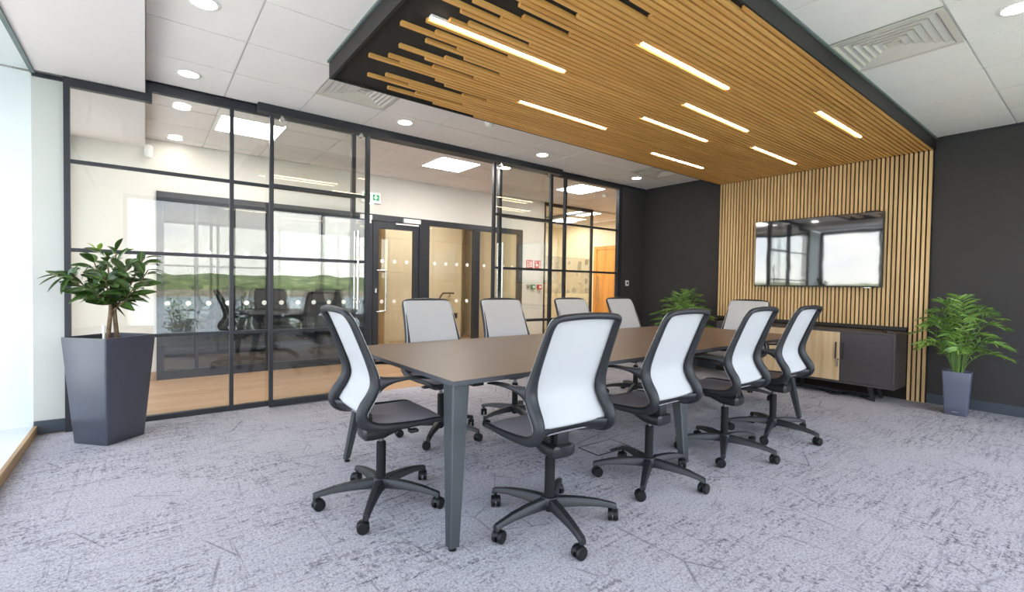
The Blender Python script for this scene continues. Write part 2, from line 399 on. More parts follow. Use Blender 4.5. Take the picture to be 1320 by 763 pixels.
# baseboards
struct(one('baseboard_far', 'baseboard', lambda b: b.box(XR-.014, XR, YN, 4.87, 0, .10, .003)), 'blue grey skirting of the charcoal wall', 'baseboard')
struct(one('baseboard_left', 'baseboard', lambda b: b.box(5.955, XR-.014, 4.856, 4.87, 0, .10, .003)), 'blue grey skirting of the short charcoal wall', 'baseboard')
struct(one('baseboard_column', 'baseboard', lambda b: b.box(-.655, -.485, 4.915, 4.93, 0, .10, .003)), 'dark skirting under the white wall strip', 'baseboard')
struct(one('baseboard_corridor', 'oak_sill', lambda b: (b.box(XL, .095, YC-.015, YC, 0, .10), b.box(5.525, 6.07, YC-.015, YC, 0, .10))), 'oak skirting along the corridor wall', 'baseboard')
# ceilings: tiles in a lay-in grid
def tiles(name, x0, x1, y0, y1, skip, label):
    b = MB(); gx0 = .547; gy0 = .655; g = .0068
    i0 = math.floor((x0-gx0)/.6); i1 = math.ceil((x1-gx0)/.6); j0 = math.floor((y0-gy0)/.6); j1 = math.ceil((y1-gy0)/.6)
    b.mi = 1
    b.box(x0, x1, y0, y1, H+.008, H+.03)
    b.mi = 0
    for i in range(i0, i1):
        for j in range(j0, j1):
            a, c = max(x0, gx0+.6*i)+g, min(x1, gx0+.6*i+.6)-g
            d, e = max(y0, gy0+.6*j)+g, min(y1, gy0+.6*j+.6)-g
            if c-a < .02 or e-d < .02: continue
            if any(abs((gx0+.6*i+.3)-sx) < .2 and abs((gy0+.6*j+.3)-sy) < .2 for sx, sy in skip): continue
            b.box(a, c, d, e, H, H+.0085)
    return struct(b.build(name, ['tile', 'grid']), label, 'ceiling')
VENTS = [(1.447, 3.955), (3.847, .955), (5.647, 3.955)]
PANELS = [(.847, 5.755-.0), (3.247, 5.455+.1), (5.647, 5.455+.1), (7.60, 7.33), (8.25, 8.6)]
tiles('ceiling', 0.0, XR, YN, 4.87, VENTS, 'white tiled suspended ceiling of the meeting room')
tiles('ceiling', 0.0, XE, 4.97, YC, [], 'white tiled suspended ceiling of the corridor')
tiles('ceiling', 2.72, XE, YC+.1, YB, [], 'tiled ceiling of the lobby rooms')
struct(one('ceiling', 'plaster', lambda b: b.box(XL, 0, YN, 4.87, BZ, H+.02)), 'lowered plain bulkhead along the window side', 'ceiling')
struct(one('ceiling', 'plaster', lambda b: (b.box(XL, 0, 4.97, YC, BZ, H+.02), b.box(XL, 2.60, YC+.1, YB, H, H+.02))), 'lowered plain bulkhead continuing in the corridor', 'ceiling')
struct(one('ceiling', 'roof', lambda b: b.box(XL-.9, XE+.2, YN-.3, YB+.2, H+.12, H+.4)), 'unseen roof slab added to keep the sun off the rooms', 'roof')  # enclosure above everything, added to block the sun
struct(one('trim_ceiling', 'frame', lambda b: (b.box(XR-.012, XR, YN, 1.20, H-.018, H), b.box(XR-.012, XR, 3.57, 4.87, H-.018, H), b.box(5.955, XR-.012, 4.858, 4.87, H-.018, H), b.box(-.655, -.485, 4.915, 4.93, BZ-.03, BZ))), 'dark shadow trim where the walls meet the ceiling', 'trim')
struct(one('trim_window_head', 'trim_grey', lambda b: b.box(XL-.012, XL+.014, YN, 4.93, BZ-.012, BZ-.0005)), 'grey metal edge of the left window head', 'trim')

# ------------------------------------------------------------------ glazed partition (fixed)
def glazed(name, label, parts, frame_mat='frame'):
    root = empty(name); struct(root, label, 'glass partition')
    for nm, mat, boxes in parts:
        b = MB()
        for bx in boxes: b.box(*bx[:6], bev=(bx[6] if len(bx) > 6 else 0))
        b.build(nm, mat, root)
    return root
FY0, FY1 = 4.88, 4.93
rows = (.705, 1.385, 2.055); hb = .014
glazed('window_1', 'fixed black framed glazing left of the doorway', [
    ('window_frame', 'frame',
     [(-.484, -.448, FY0, FY1, 0, BZ), (.595, .625, FY0, FY1, .04, 2.70), (1.68, 1.72, FY0, FY1, 0, 2.70), (-.448, 1.68, FY0, FY1, 0, .042),
      (-.448, .045, FY0, FY1, BZ-.065, BZ-.001), (.002, .045, FY0, FY1, BZ-.001, H), (.045, 1.68, FY0, FY1, H-.075, H)]
     + [(-.448, 1.68, FY0+.01, FY1-.01, z-hb, z+hb) for z in rows]),
    ('pane', 'glass', [(-.446, 1.68, 4.901, 4.909, .042, 2.61), (.046, 1.68, 4.901, 4.909, 2.611, H-.075)])])
glazed('window_2', 'fixed black framed glazing right of the doorway', [
    ('window_frame', 'frame',
     [(3.56, 3.60, FY0, FY1, 0, 2.70), (4.72, 4.75, FY0, FY1, .04, 2.70), (5.875, 5.95, FY0-.01, FY1, 0, 2.70), (3.60, 5.875, FY0, FY1, 0, .042), (3.56, 5.95, FY0, FY1, H-.075, H)]
     + [(3.60, 5.875, FY0+.01, FY1-.01, z-hb, z+hb) for z in rows]),
    ('pane', 'glass', [(3.60, 5.875, 4.901, 4.909, .042, H-.075)])])
struct(one('trim_track', 'frame', lambda b: (b.box(.80, 4.56, 4.775, 4.875, 2.70, H, .002), b.box(1.72, 3.56, 4.875, FY1, 2.70, H))), 'dark sliding door track under the ceiling', 'trim')
def sliding(name, x0, x1, hx, label):
    root = empty(name, (0, 0, 0)); struct(root, label, 'door')
    y0, y1 = 4.80, 4.84; b = MB()
    b.box(x0, x0+.034, y0, y1, .008, 2.685, .002); b.box(x1-.042, x1, y0, y1, .008, 2.685, .002)
    b.box(x0+.034, x1-.042, y0, y1, .008, .055); 
    for z in rows: b.box(x0+.034, x1-.042, y0+.006, y1-.006, z-hb, z+hb)
    b.build('door_frame', 'frame', root)
    b = MB(); b.box(x0+.034, x1-.042, 4.816, 4.824, .055, 2.68); b.build('pane', 'glass', root)
    for yy in (y0-.05, y1+.012):
        b = MB(); b.tube([(hx, yy+.02, .90), (hx, yy+.02, 1.70)], .012, 12)
        s = 1 if yy < y0 else -1
        for z in (1.0, 1.63): b.tube([(hx, yy+.02, z), (hx, (y0 if s > 0 else y1), z)], .008, 8)
        b.build('handle', 'steel', root, True)
    for xx in (x0+.10, x1-.10):
        b = MB(); b.lathe([(.004, -.012), (.02, -.012), (.022, 0), (.02, .012), (.004, .012)], (xx, 4.80-.004, 2.665), 16, 'Y')
        b.box(xx-.008, xx+.008, 4.79, 4.80, 2.665, 2.70)
        b.build('roller', 'steel', root, True)
sliding('door_1', .90, 1.84, 1.71, 'left sliding glass door with steel bar handle')
sliding('door_2', 3.412, 4.408, 3.535, 'right sliding glass door with steel bar handle')

# corridor glazed screen with door
def dots(b, xs, zs, y):
    for x in xs:
        for z in zs: b.lathe([(.001, -.001), (.03, -.001), (.03, .0), (.001, .0)], (x, y, z), 16, 'Y')
y0, y1 = YC-.03, YC+.05
root = glazed('window_3', 'dark framed corridor screen with glazed panels', [
    ('window_frame', 'frame',
     [(.10, 2.62, y0, y1, 2.08, 2.19), (2.62, 5.52, y0, y1, 2.10, 2.19), (.10, .17, y0, y1, 0, 2.08), (.475, .505, y0+.01, y1-.01, .10, 2.08), (1.25, 1.29, y0+.01, y1-.01, .10, 2.08),
      (2.60, 2.66, y0, y1, 0, 2.10), (.17, 2.60, y0, y1, 0, .10), (3.42, 3.60, y0, y1, 0, 2.10), (4.455, 4.57, y0, y1, 0, 2.10), (5.43, 5.52, y0, y1, 0, 2.10), (3.60, 4.455, y0, y1, 0, .09), (4.57, 5.43, y0, y1, 0, .09)]),
    ('pane', 'glass_inner', [(.17, 2.60, YC, YC+.01, .10, 2.08)]), ('pane', 'glass_inner', [(3.60, 4.455, YC, YC+.01, .09, 2.10)]), ('pane', 'glass_inner', [(4.57, 5.43, YC, YC+.01, .09, 2.10)])])
for xs in ([.2+.205*i for i in range(12)], [3.71+.208*i for i in range(4)], [4.68+.208*i for i in range(4)]):
    b = MB(); dots(b, xs, (1.50, .89), YC-.001); b.build('manifestation_dot', 'white_plastic', root)
root = empty('door_3'); struct(root, 'dark framed glass door in the corridor wall', 'door')
b = MB(); b.box(2.67, 2.76, y0+.005, y1-.01, .01, 2.09); b.box(3.33, 3.41, y0+.005, y1-.01, .01, 2.09); b.box(2.76, 3.33, y0+.005, y1-.01, 1.99, 2.09); b.box(2.76, 3.33, y0+.005, y1-.01, .01, .20); b.build('door_frame', 'frame', root)
b = MB(); b.box(2.76, 3.33, YC, YC+.01, .20, 1.99); b.build('pane', 'glass_inner', root)
b = MB(); dots(b, [2.82+.2*i for i in range(3)], (1.50, .89), YC-.001); b.build('manifestation_dot', 'white_plastic', root)
b = MB(); b.tube(catmull([(2.715, y0, 1.36), (2.735, y0-.05, 1.36), (2.82, y0-.06, 1.355), (2.845, y0-.06, 1.30), (2.845, y0-.06, .80), (2.82, y0-.06, .755), (2.735, y0-.05, .745), (2.715, y0, .745)], 4), .013, 10); b.build('handle', 'steel', root, True)
b = MB(); b.box(3.02, 3.40, y0-.02, y0, 2.065, 2.085); b.box(3.14, 3.42, y0-.045, y0+.002, 2.10, 2.165, .003); b.build('door_closer', 'white_plastic', root)
b = MB(); b.box(2.70, 2.73, y0-.012, y0+.005, 1.02, 1.09, .005); b.build('lock_plate', 'steel', root)
# full height glazed pod beyond
glazed('window_4', 'full height glazed pod front with frosted circle film', [
    ('window_frame', 'frame', [(6.08, 6.115, YC, YC+.05, 0, H), (7.40, 7.44, YC, YC+.05, 0, H), (6.115, 7.40, YC, YC+.05, H-.06, H), (6.115, 7.40, YC, YC+.05, 0, .04), (7.40, 7.44, YB-.05, YB, 0, H), (7.40, 7.44, YC+.05, YB-.05, H-.06, H)]),
    ('pane', 'glass_inner', [(6.115, 7.40, YC+.02, YC+.03, .04, H-.06), (7.415, 7.425, YC+.05, YB-.05, 0, H-.06)]),
    ('film_band', 'film', [(6.15, 7.38, YC+.031, YC+.033, 1.02, 1.75)])])
# oak door at the end of the corridor
root = empty('door_4'); struct(root, 'oak door with steel pull handle at the corridor end', 'door')
b = MB(); b.box(XE-.06, XE, 8.06, 8.15, 0, 2.16, .003); b.box(XE-.06, XE, 6.98, 7.07, 0, 2.16, .003); b.box(XE-.06, XE, 7.07, 8.06, 2.08, 2.16, .003); b.build('door_frame', 'oak_door', root)
b = MB(); b.box(XE-.045, XE-.005, 7.075, 8.055, .01, 2.075, .002); b.build('door_leaf', 'oak_door', root)
b = MB(); b.tube([(XE-.10, 7.96, .80), (XE-.10, 7.96, 1.42)], .012, 10)
for z in (.88, 1.34): b.tube([(XE-.10, 7.96, z), (XE-.045, 7.96, z)], .008, 8)
b.build('handle', 'steel', root, True)

# windows behind and to the left
def win(name, label, boxes, panes):
    root = empty(name); struct(root, label, 'window')
    b = MB()
    for x in boxes: b.box(*x)
    b.build('window_frame', 'frame', root)
    b = MB()
    for x in panes: b.box(*x)
    b.build('pane', 'glass_window', root)
ys0, ys1 = YN-.20, YN-.13
bx = [(-.30, 6.15, ys0, ys1, .14, .20), (-.30, 6.15, ys0, ys1, 2.56, 2.62)] + [(x, x+.06, ys0, ys1, .20, 2.56) for x in (-.30, 1.30, 2.90, 4.50, 6.09)]
win('window_5', 'wide window behind the viewer', bx, [(-.24, 6.09, YN-.17, YN-.164, .20, 2.56)])
struct(one('trim_near_sill', 'pale_reveal', lambda b: b.box(-.30, 6.15, YN-.13, YN+.03, .14, .17)), 'white sill of the wide window', 'sill')
xs0, xs1 = XL-.80, XL-.72
bx = [(xs0, xs1, YN, 4.94, .058, .11), (xs0, xs1, YN, 4.94, 2.63, 2.69)] + [(xs0, xs1, y, y+.06, .11, 2.63) for y in (YN, 1.0, 2.3, 3.6, 4.88)]
win('window_6', 'tall window along the left side', bx, [(XL-.77, XL-.764, YN+.06, 4.88, .11, 2.63)])

win('window_added_daylight', 'unseen window added at the corridor end for daylight', [(XL-.09, XL-.03, 5.05, 6.80, .10, .15), (XL-.09, XL-.03, 5.05, 6.80, 2.57, 2.62), (XL-.09, XL-.03, 5.05, 5.11, .15, 2.57), (XL-.09, XL-.03, 6.74, 6.80, .15, 2.57), (XL-.09, XL-.03, 5.90, 5.95, .15, 2.57)], [(XL-.063, XL-.057, 5.11, 6.74, .15, 2.57)])  # unseen window, added so that daylight brightens the corridor

# ------------------------------------------------------------------ slatted raft and wall
P = .0405; Y0 = 3.525; NS = 57
st = [2.28, 1.86, 1.45, 1.66, 2.07, 1.25, 1.55, 1.35, 1.96, 2.17, 1.76, 1.66, 1.15, 1.35, 1.25, 1.55, 1.86, 1.45, 1.25, 1.55, 1.97, 1.65, 1.35, 1.55, 1.15, 1.35, 1.86, 1.25, 1.25, 1.35, 1.45, 1.87, 1.35, 1.15, 1.56, 1.35, 1.65, 1.97, 1.56, 1.25, 1.45, 1.87, 1.35, 1.66, 1.25, 1.55, 1.76, 2.18, 1.97, 1.45, 1.25, 1.66, 1.35, 1.87, 1.55, 1.25, 2.49]
LIGHTS = [(28, 1.25, 'starting among the staggered slat ends at the raft front'), (42, 2.37, 'longest strip right of the staggered slat ends'), (13, 2.37, 'at the left raft edge, nearer the front'),
          (23, 3.42, 'left of the two parallel strips mid raft'), (33, 3.42, 'right of the two parallel strips mid raft'),
          (48, 4.40, 'alone near the right edge of the raft'), (28, 5.0, 'closest to the slatted wall panel'), (8, 4.39, 'at the left raft edge, nearest the charcoal corner')]
root = empty('ceiling_raft', (3.8, 2.395, C), 0, 'large suspended oak slatted ceiling raft with black fascia above the table', 'ceiling raft')
def rel(b, name, mat, parent, smooth=False):   # build a part given in world coordinates under a placed empty
    o = b.build(name, mat, parent, smooth); o.matrix_parent_inverse = Matrix.Identity(4)
    inv = (Matrix.Translation(parent.location) @ Matrix.Rotation(parent.rotation_euler.z, 4, 'Z')).inverted()
    o.data.transform(inv); return o
X0, X1, KY0, KY1 = 1.053, 6.462, 1.232, 3.558
b = MB(); b.box(X0+.02, X1, KY0+.012, KY1-.012, C+.021, C+.04); rel(b, 'backing_board', 'board', root)
b = MB(); b.box(X0, X0+.02, KY0, KY1, C, H-.012); b.box(X0+.02, XR-.001, KY1-.012, KY1, C+.001, H-.012); b.box(X0+.02, XR-.001, KY0, KY0+.012, C+.001, H-.012); rel(b, 'fascia', 'fascia', root)
b = MB(); b.box(X0-.012, X0, KY0-.012, KY1+.012, H-.016, H-.001); b.box(X0, XR-.012, KY0-.012, KY0, H-.016, H-.001); b.box(X0, XR-.012, KY1, KY1+.012, H-.016, H-.001); rel(b, 'edge_trim', 'trim_grey', root)
b = MB()
lt = {}
for n, x, _ in LIGHTS: lt.setdefault(n, []).append(x)
for n in range(NS):
    y = Y0-P*n; a = st[n]
    for x in sorted(lt.get(n, [])):
        if x-.003 > a: b.box(a, x-.003, y-.0135, y+.0135, C, C+.021)
        a = x+1.035
    b.box(a, X1, y-.0135, y+.0135, C, C+.021)
rel(b, 'slats', 'oak_ceiling', root)
for n, x, txt in LIGHTS:
    y = Y0-P*n
    o = empty('linear_light', (x+.515, y, C+.021), 0, 'warm linear ceiling light, '+txt, 'ceiling light', 'linear lights in the slatted raft')
    b = MB(); b.box(x, x+1.03, y-.0135, y+.0135, C+.006, C+.021); rel(b, 'light_body', 'white_plastic', o)
    b = MB(); b.box(x+.003, x+1.027, y-.007, y+.007, C-.003, C+.006, .002); rel(b, 'diffuser', 'linelight', o)
root = empty('slat_wall_panel', (6.49, 2.395, 0), 0, 'vertical oak slatted wall panel with black backing behind the television', 'wall panel')
b = MB(); b.box(6.488, 6.505, KY0+.004, KY1-.004, .0, C-.002); rel(b, 'backing_board', 'board', root)
b = MB()
for n in range(NS):
    y = Y0-P*n
    b.box(6.464, 6.488, y-.0125, y+.0125, (.0 if n >= NS-4 else .783), C-.002)
rel(b, 'slats', 'oak_wall', root)
b = MB(); b.box(6.44, 6.488, 1.405, KY1-.004, .745, .783); rel(b, 'recess_ledge', 'fascia', root)

# ------------------------------------------------------------------ television
root = empty('television', (6.43, 2.31, 1.21), 0, 'large wall mounted black screen reflecting the windows', 'television')
b = MB(); b.box(6.40, 6.445, 1.622, 3.0, 1.208, 2.05, .004); rel(b, 'casing', 'plastic_black', root)
b = MB(); b.box(6.396, 6.3995, 1.63, 2.992, 1.222, 2.043); rel(b, 'screen', 'screen', root)
b = MB(); b.box(6.445, 6.4635, 1.95, 2.65, 1.35, 1.85); rel(b, 'wall_bracket', 'plastic_black', root)
b = MB(); b.box(6.40, 6.44, 1.68, 1.80, 2.051, 2.062, .002); rel(b, 'camera_bar', 'plastic_black', root)
b = MB(); b.box(6.397, 6.41, 1.72, 1.79, 1.199, 1.207, .001); rel(b, 'sensor', 'steel', root)

# ------------------------------------------------------------------ cabinet
root = empty('sideboard', (6.22, 2.35, 0), 0, 'low dark sideboard with pale oak sliding doors below the television', 'cabinet')
cy0, cy1, cx0, cx1 = 1.395, 3.30, 6.02, 6.43
b = MB(); b.box(cx0, cx1, cy0, cy0+.02, .155, .712); b.box(cx0, cx1, cy1-.02, cy1, .155, .712); b.box(cx0, cx1, cy0, cy1, .712, .735, .002); b.box(cx0, cx1, cy0+.02, cy1-.02, .155, .178); b.box(cx1-.015, cx1, cy0+.02, cy1-.02, .178, .712)
b.box(cx0+.03, cx1-.015, 2.34, 2.36, .178, .712); rel(b, 'body', 'dark_cabinet', root)
dw = (cy1-cy0-.04)/4
for k in range(4):
    a = cy0+.02+dw*k; oak = k in (1, 2)
    b = MB(); b.box(cx0+(-.004 if oak else .004), cx0+(.012 if oak else .02), a+.002, a+dw-.002, .18, .71, .0015); d = rel(b, 'door', 'oak_cabinet' if oak else 'dark_cabinet', root)
    d['label'] = 'pale oak door' if oak else 'dark brown grey door'
    hy = {0: a+dw-.03, 1: a+.035, 2: a+dw-.035, 3: a+.03}[k]; hx = cx0+(-.004 if oak else .004)
    b = MB(); b.box(hx-.012, hx, hy-.006, hy+.006, .42, .60, .002); h = b.build('handle', 'plastic_black', d)
    h.data.transform(Matrix.Translation(-root.location))
b = MB(); b.lathe([(.004, -.01), (.009, -.01), (.009, 0), (.004, 0)], (cx0-.004, cy0+.02+dw+.012, .41), 12, 'X'); b.box(cx0-.03, cx0-.013, cy0+.02+dw+.010, cy0+.02+dw+.014, .395, .42); b.box(cx0-.03, cx0-.026, cy0+.02+dw+.004, cy0+.02+dw+.018, .33, .395, .001)
rel(b, 'lock', 'steel', root)['label'] = 'steel lock with its key'
for ly in (cy0+.22, cy1-.22, 2.35):
    for lx in (cx0+.07, cx1-.07):
        b = MB(); b.frustum((.022, .03), (.035, .05), 0, .155, (lx, ly-.03 if ly < 2.3 else ly+.03), (lx, ly)); rel(b, 'leg', 'plastic_black', root)
root = empty('remote_control', (6.16, 1.50, .735), radians(30), 'small dark device lying on the right end of the sideboard top', 'remote')
b = MB(); b.box(-.09, .09, -.03, .03, 0, .014, .004); b.build('body', 'plastic_black', root)
b = MB(); b.box(-.06, .07, -.02, .02, .014, .017, .001); b.build('button_pad', 'dark_cabinet', root)

root = empty('power_cable', (6.2, 2.3, 0), 0, 'loose black power cables lying on the carpet under the sideboard', 'cable')
b = MB(); rc = random.Random(4)
for k in range(3):
    c = [(rc.uniform(-.12, .10), -.65+.16*i+rc.uniform(-.03, .03), .006+(.02 if i % 3 == 1 else 0)) for i in range(9)]
    b.tube(catmull(c, 5), .0055, 6)
b.build('cable', 'castor_black', root, True)
# ------------------------------------------------------------------ table
TX0, TX1, TY0, TY1, TZ = 1.06, 4.80, 1.775, 3.13, .745
root = empty('conference_table', ((TX0+TX1)/2, (TY0+TY1)/2, 0), 0, 'long rectangular brown conference table on six tapered metal legs', 'table')
b = MB(); b.box(TX0, TX1, TY0, TY1, TZ-.022, TZ-.0012, .001); rel(b, 'table_edge', 'edge', root)
b = MB(); b.box(TX0+.0012, 2.929, TY0+.0012, TY1-.0012, TZ-.0012, TZ); b.box(2.931, TX1-.0012, TY0+.0012, TY1-.0012, TZ-.0012, TZ); rel(b, 'tabletop', 'table', root)
b = MB(); b.box(TX0+.21, TX1-.27, 2.10, 2.14, TZ-.07, TZ-.022); b.box(TX0+.21, TX1-.27, 2.77, 2.81, TZ-.07, TZ-.022)
for x in (1.26, 2.91, 4.54): b.box(x-.03, x+.03, TY0+.10, TY1-.10, TZ-.06, TZ-.022)
rel(b, 'underframe', 'plastic_black', root)
def tleg(fx, fy, tx, ty, sx, sy):
    b = MB(); tw, bw = .088, .044
    rings = []
    for w, (cx, cy), z in ((bw, (fx, fy), .016), (tw, (tx, ty), TZ-.022)):
        o = .006; x0, x1, y0_, y1_ = cx, cx+sx*w, cy, cy+sy*w
        rings.append([(x0+sx*o, y0_, z), (x1, y0_, z), (x1, y0_+sy*w*.35, z), (x0+sx*w*.35, y1_, z), (x0, y1_, z), (x0, y0_+sy*o, z)])
    b.rings(rings); l = rel(b, 'leg', 'metal_leg', root)
    b = MB(); b.lathe([(.006, .018), (.006, .008), (.017, .007), (.018, 0)], (fx+sx*.022, fy+sy*.022, 0), 14)
    f = b.build('glide', 'castor_black', l, True); f.data.transform(Matrix.Translation(-root.location))
tleg(1.045, 1.755, 1.10, 1.845, 1, 1); tleg(1.02, 3.10, 1.12, 3.03, 1, -1)
tleg(2.80, 1.73, 2.87, 1.845, 1, 1); tleg(2.87, 3.13, 2.87, 3.03, 1, -1)
tleg(4.70, 1.745, 4.60, 1.845, -1, 1); tleg(4.74, 3.13, 4.66, 3.03, -1, -1)

# ------------------------------------------------------------------ chair (faces +X, origin on the floor under the column)
PROF = [(.262, .448), (.245, .458), (.20, .462), (.12, .461), (.04, .462), (-.04, .465), (-.095, .470), (-.14, .483), (-.172, .507), (-.184, .542), (-.168, .582), (-.139, .624), (-.119, .672), (-.124, .725), (-.146, .79), (-.171, .853), (-.199, .92), (-.228, .985), (-.256, 1.028)]
WID = [.20, .215, .222, .226, .228, .228, .227, .226, .225, .224, .222, .220, .219, .217, .214, .211, .208, .205, .202]
def prof_pt(u):
    n = len(PROF)-1; f = max(0, min(n-1e-6, u)); i = int(f); t = f-i
    g = lambda k: PROF[max(0, min(n, k))]
    p0, p1, p2, p3 = g(i-1), g(i), g(i+1), g(i+2)
    o = [.5*((2*p1[c])+(p2[c]-p0[c])*t+(2*p0[c]-5*p1[c]+4*p2[c]-p3[c])*t*t+(3*p1[c]-p0[c]-3*p2[c]+p3[c])*t**3) for c in (0, 1)]
    w = WID[i]*(1-t)+WID[min(n, i+1)]*t
    return o[0], o[1], w
def prof_nrm(u):
    a, b_ = prof_pt(u-.05), prof_pt(u+.05); t = Vector((b_[0]-a[0], 0, b_[1]-a[1])).normalized()
    return t, Vector((t.z, 0, -t.x))   # normal towards the sitter (up on the seat, forward on the back)
def interp(tab, u):
    for (a, x), (b_, y) in zip(tab, tab[1:]):
        if u <= b_: return x+(y-x)*max(0, (u-a))/(b_-a)
    return tab[-1][1]
UT = len(PROF)-1
def make_chair():
    root = empty('office_chair')
    # continuous frame loop: seat rim and back rim in one
    path = []   # (pos, normal, halfwidth in plane, halfthickness along normal)
    IN = [(0, .013), (3, .013), (6, .018), (9, .025), (11, .031), (12.3, .033), (13.5, .024), (15, .019), (UT, .016)]
    TH = [(0, .012), (3, .015), (6, .022), (8, .029), (10, .030), (12, .026), (14, .019), (UT, .015)]
    side = []
    u = .55
    while u <= UT-.8: side.append(u); u += .4
    def pt(u, y, s):
        x, z, w = prof_pt(u); _, n = prof_nrm(u)
        return Vector((x, y, z)), n, interp(IN, u), interp(TH, u)
    for u in side: x, z, w = prof_pt(u); path.append(pt(u, -w, -1))
    x, z, w = prof_pt(UT)
    for du, k in ((.55, .995), (.28, .965), (.09, .88), (.01, .74), (0, .5), (0, .2), (0, -.2), (0, -.5), (.01, -.74), (.09, -.88), (.28, -.965), (.55, -.995)):
        p, n, a, t = pt(UT-du, -w*k, 0); p.z += .010*(1-abs(k)**2); path.append((p, n, a, t))
    for u in reversed(side): x, z, w = prof_pt(u); path.append(pt(u, w, 1))
    x, z, w = prof_pt(0)
    for du, k in ((.3, .97), (.1, .88), (0, .68), (0, .3), (0, -.3), (0, -.68), (.1, -.88), (.3, -.97)):
        p, n, a, t = pt(du, w*k, 0); path.append((p, n, a, t))
    b = MB(); rings = []; N = len(path)
    for i, (p, n, a, t) in enumerate(path):
        tan = (path[(i+1) % N][0]-path[i-1][0]).normalized()
        n = (n-tan*n.dot(tan)).normalized(); s = tan.cross(n)
        rings.append([p+s*a*cos(2*pi*k/14)+n*t*sin(2*pi*k/14) for k in range(14)])
    b.rings(rings, closed=True)
    # lower rear cross shell joining both side frames under the back mesh
    gr = []
    for u in (6.6, 7.3, 8.0, 8.75):
        x, z, w = prof_pt(u); _, n = prof_nrm(u)
        gr.append([Vector((x+.07*(1-v*v), w*v, z+.004*(1-v*v)))-n*.006 for v in [k/8-1 for k in range(17)]])
    off = []
    for row, u in zip(gr, (6.6, 7.3, 8.0, 8.75)):
        _, n = prof_nrm(u); off.append([q-n*.012 for q in row])
    for g_ in (gr, off):
        vs = [[b.bm.verts.new(q) for q in row] for row in g_]
        for i in range(3):
            for j in range(16): b.face([vs[i][j], vs[i][j+1], vs[i+1][j+1], vs[i+1][j]])
        if g_ is gr: va = vs
    for j in range(16):
        b.face([va[0][j], va[0][j+1], vs[0][j+1], vs[0][j]]); b.face([va[3][j], va[3][j+1], vs[3][j+1], vs[3][j]])
    b.build('frame', 'plastic', root, 'all')
    # fabric surfaces
    def surf(name, mat, u0, u1, nu, lift, sag, th, cover=False):
        b = MB(); top = []; bot = []
        for i in range(nu+1):
            u = u0+(u1-u0)*i/nu; x, z, w = prof_pt(u); _, n = prof_nrm(min(u, UT-.06)); e = sin(pi*min(1, max(0, i/nu)))
            r1 = []; r2 = []
            for k in range(17):
                v = k/8-1
                if u > UT-1: vv = v*min(1, 1-.10*max(0, (u-(UT-1)))**2)
                elif u < .8: vv = v*(1-.12*(1-u/.8)**2)
                else: vv = v
                if cover:
                    ex = max(0, u-UT)*.12; IW = interp(IN, u)
                    kk = 1-.35*max(0, (u-(UT-.5))/.66)**2.5
                    yy_ = v*(w+IW-.009)*kk; d1 = max(0, abs(v)*(w+IW-.009)-w)/IW; d2 = ex/IW
                    q = Vector((x, yy_, z))+_*ex+n*(interp(TH, u)*sqrt(max(0, 1-min(1, d1*d1+d2*d2)))+.002-.012*(1-v*v)*(1-(max(0, i/nu-.8)/.2)**2))
                else: q = Vector((x, vv*(w-.006), z))+n*(lift+sag*(1-v*v))
                if u > UT-1: q.z += .008*(1-v*v)*(u-(UT-1))
                r1.append(q); r2.append(q-n*th)
            top.append([b.bm.verts.new(q) for q in r1]); bot.append([b.bm.verts.new(q) for q in r2])
        for i in range(nu):
            for j in range(16):
                b.face([top[i][j], top[i][j+1], top[i+1][j+1], top[i+1][j]]); b.face([bot[i][j+1], bot[i][j], bot[i+1][j], bot[i+1][j+1]])
        for i in range(nu):
            for j in (0, 16): b.face([top[i][j], top[i+1][j], bot[i+1][j], bot[i][j]])
        for j in range(16):
            for i in (0, nu): b.face([top[i][j], top[i][j+1], bot[i][j+1], bot[i][j]])
        return b.build(name, mat, root, 'all')
    surf('back_mesh', 'back_mesh', 8.45, UT+.12, 26, .000, -.012, .003, True)
    surf('seat_mesh', 'seat_mesh', .12, 6.6, 18, .008, .006, .005)
    # arm rests
    for sg in (1, -1):
        b = MB()
        ctl = [(-.134, .220, .662, .086, .018), (-.116, .222, .669, .062, .020), (-.098, .226, .679, .042, .021), (-.076, .231, .688, .028, .021), (-.048, .237, .695, .019, .021), (-.01, .245, .700, .012, .022), (.05, .253, .703, .009, .024), (.11, .256, .699, .008, .024), (.155, .255, .692, .007, .020), (.170, .254, .688, .004, .010)]
        pts = catmull([(c[0], c[1], c[2]) for c in ctl], 4); rad = catmull([(c[3], c[4], 0) for c in ctl], 4); rings = []
        for i, p in enumerate(pts):
            t = (pts[min(i+1, len(pts)-1)]-pts[max(i-1, 0)]).normalized(); s = Vector((-t.y, t.x, 0)).normalized(); n = Vector((0, 0, 1))
            rings.append([Vector((q.x, q.y*sg, q.z)) for q in [p+n*rad[i].x*sin(2*pi*k/14)+s*rad[i].y*cos(2*pi*k/14) for k in range(14)]])
        b.rings(rings); b.build('armrest', 'plastic', root, 'all')
    # mechanism under the seat
    b = MB()
    ctl = [(-.112, .388, .050, .022), (-.102, .386, .068, .032), (-.06, .384, .070, .033), (0, .386, .066, .034), (.07, .402, .058, .028), (.14, .428, .085, .014), (.19, .446, .11, .007)]
    rings = []
    for x, z, hw, hh in ctl:
        rings.append([(x, hw*(abs(cos(a))**.5)*(1 if cos(a) > 0 else -1), z+hh*(abs(sin(a))**.5)*(1 if sin(a) > 0 else -1)) for a in [2*pi*k/20 for k in range(20)]])
    b.rings(rings)
    b.box(-.05, .05, -.05, .05, .405, .455, .006)
    b.box(-.095, -.06, -.035, .035, .40, .487, .006)
    b.build('mechanism', 'plastic_black', root, True)
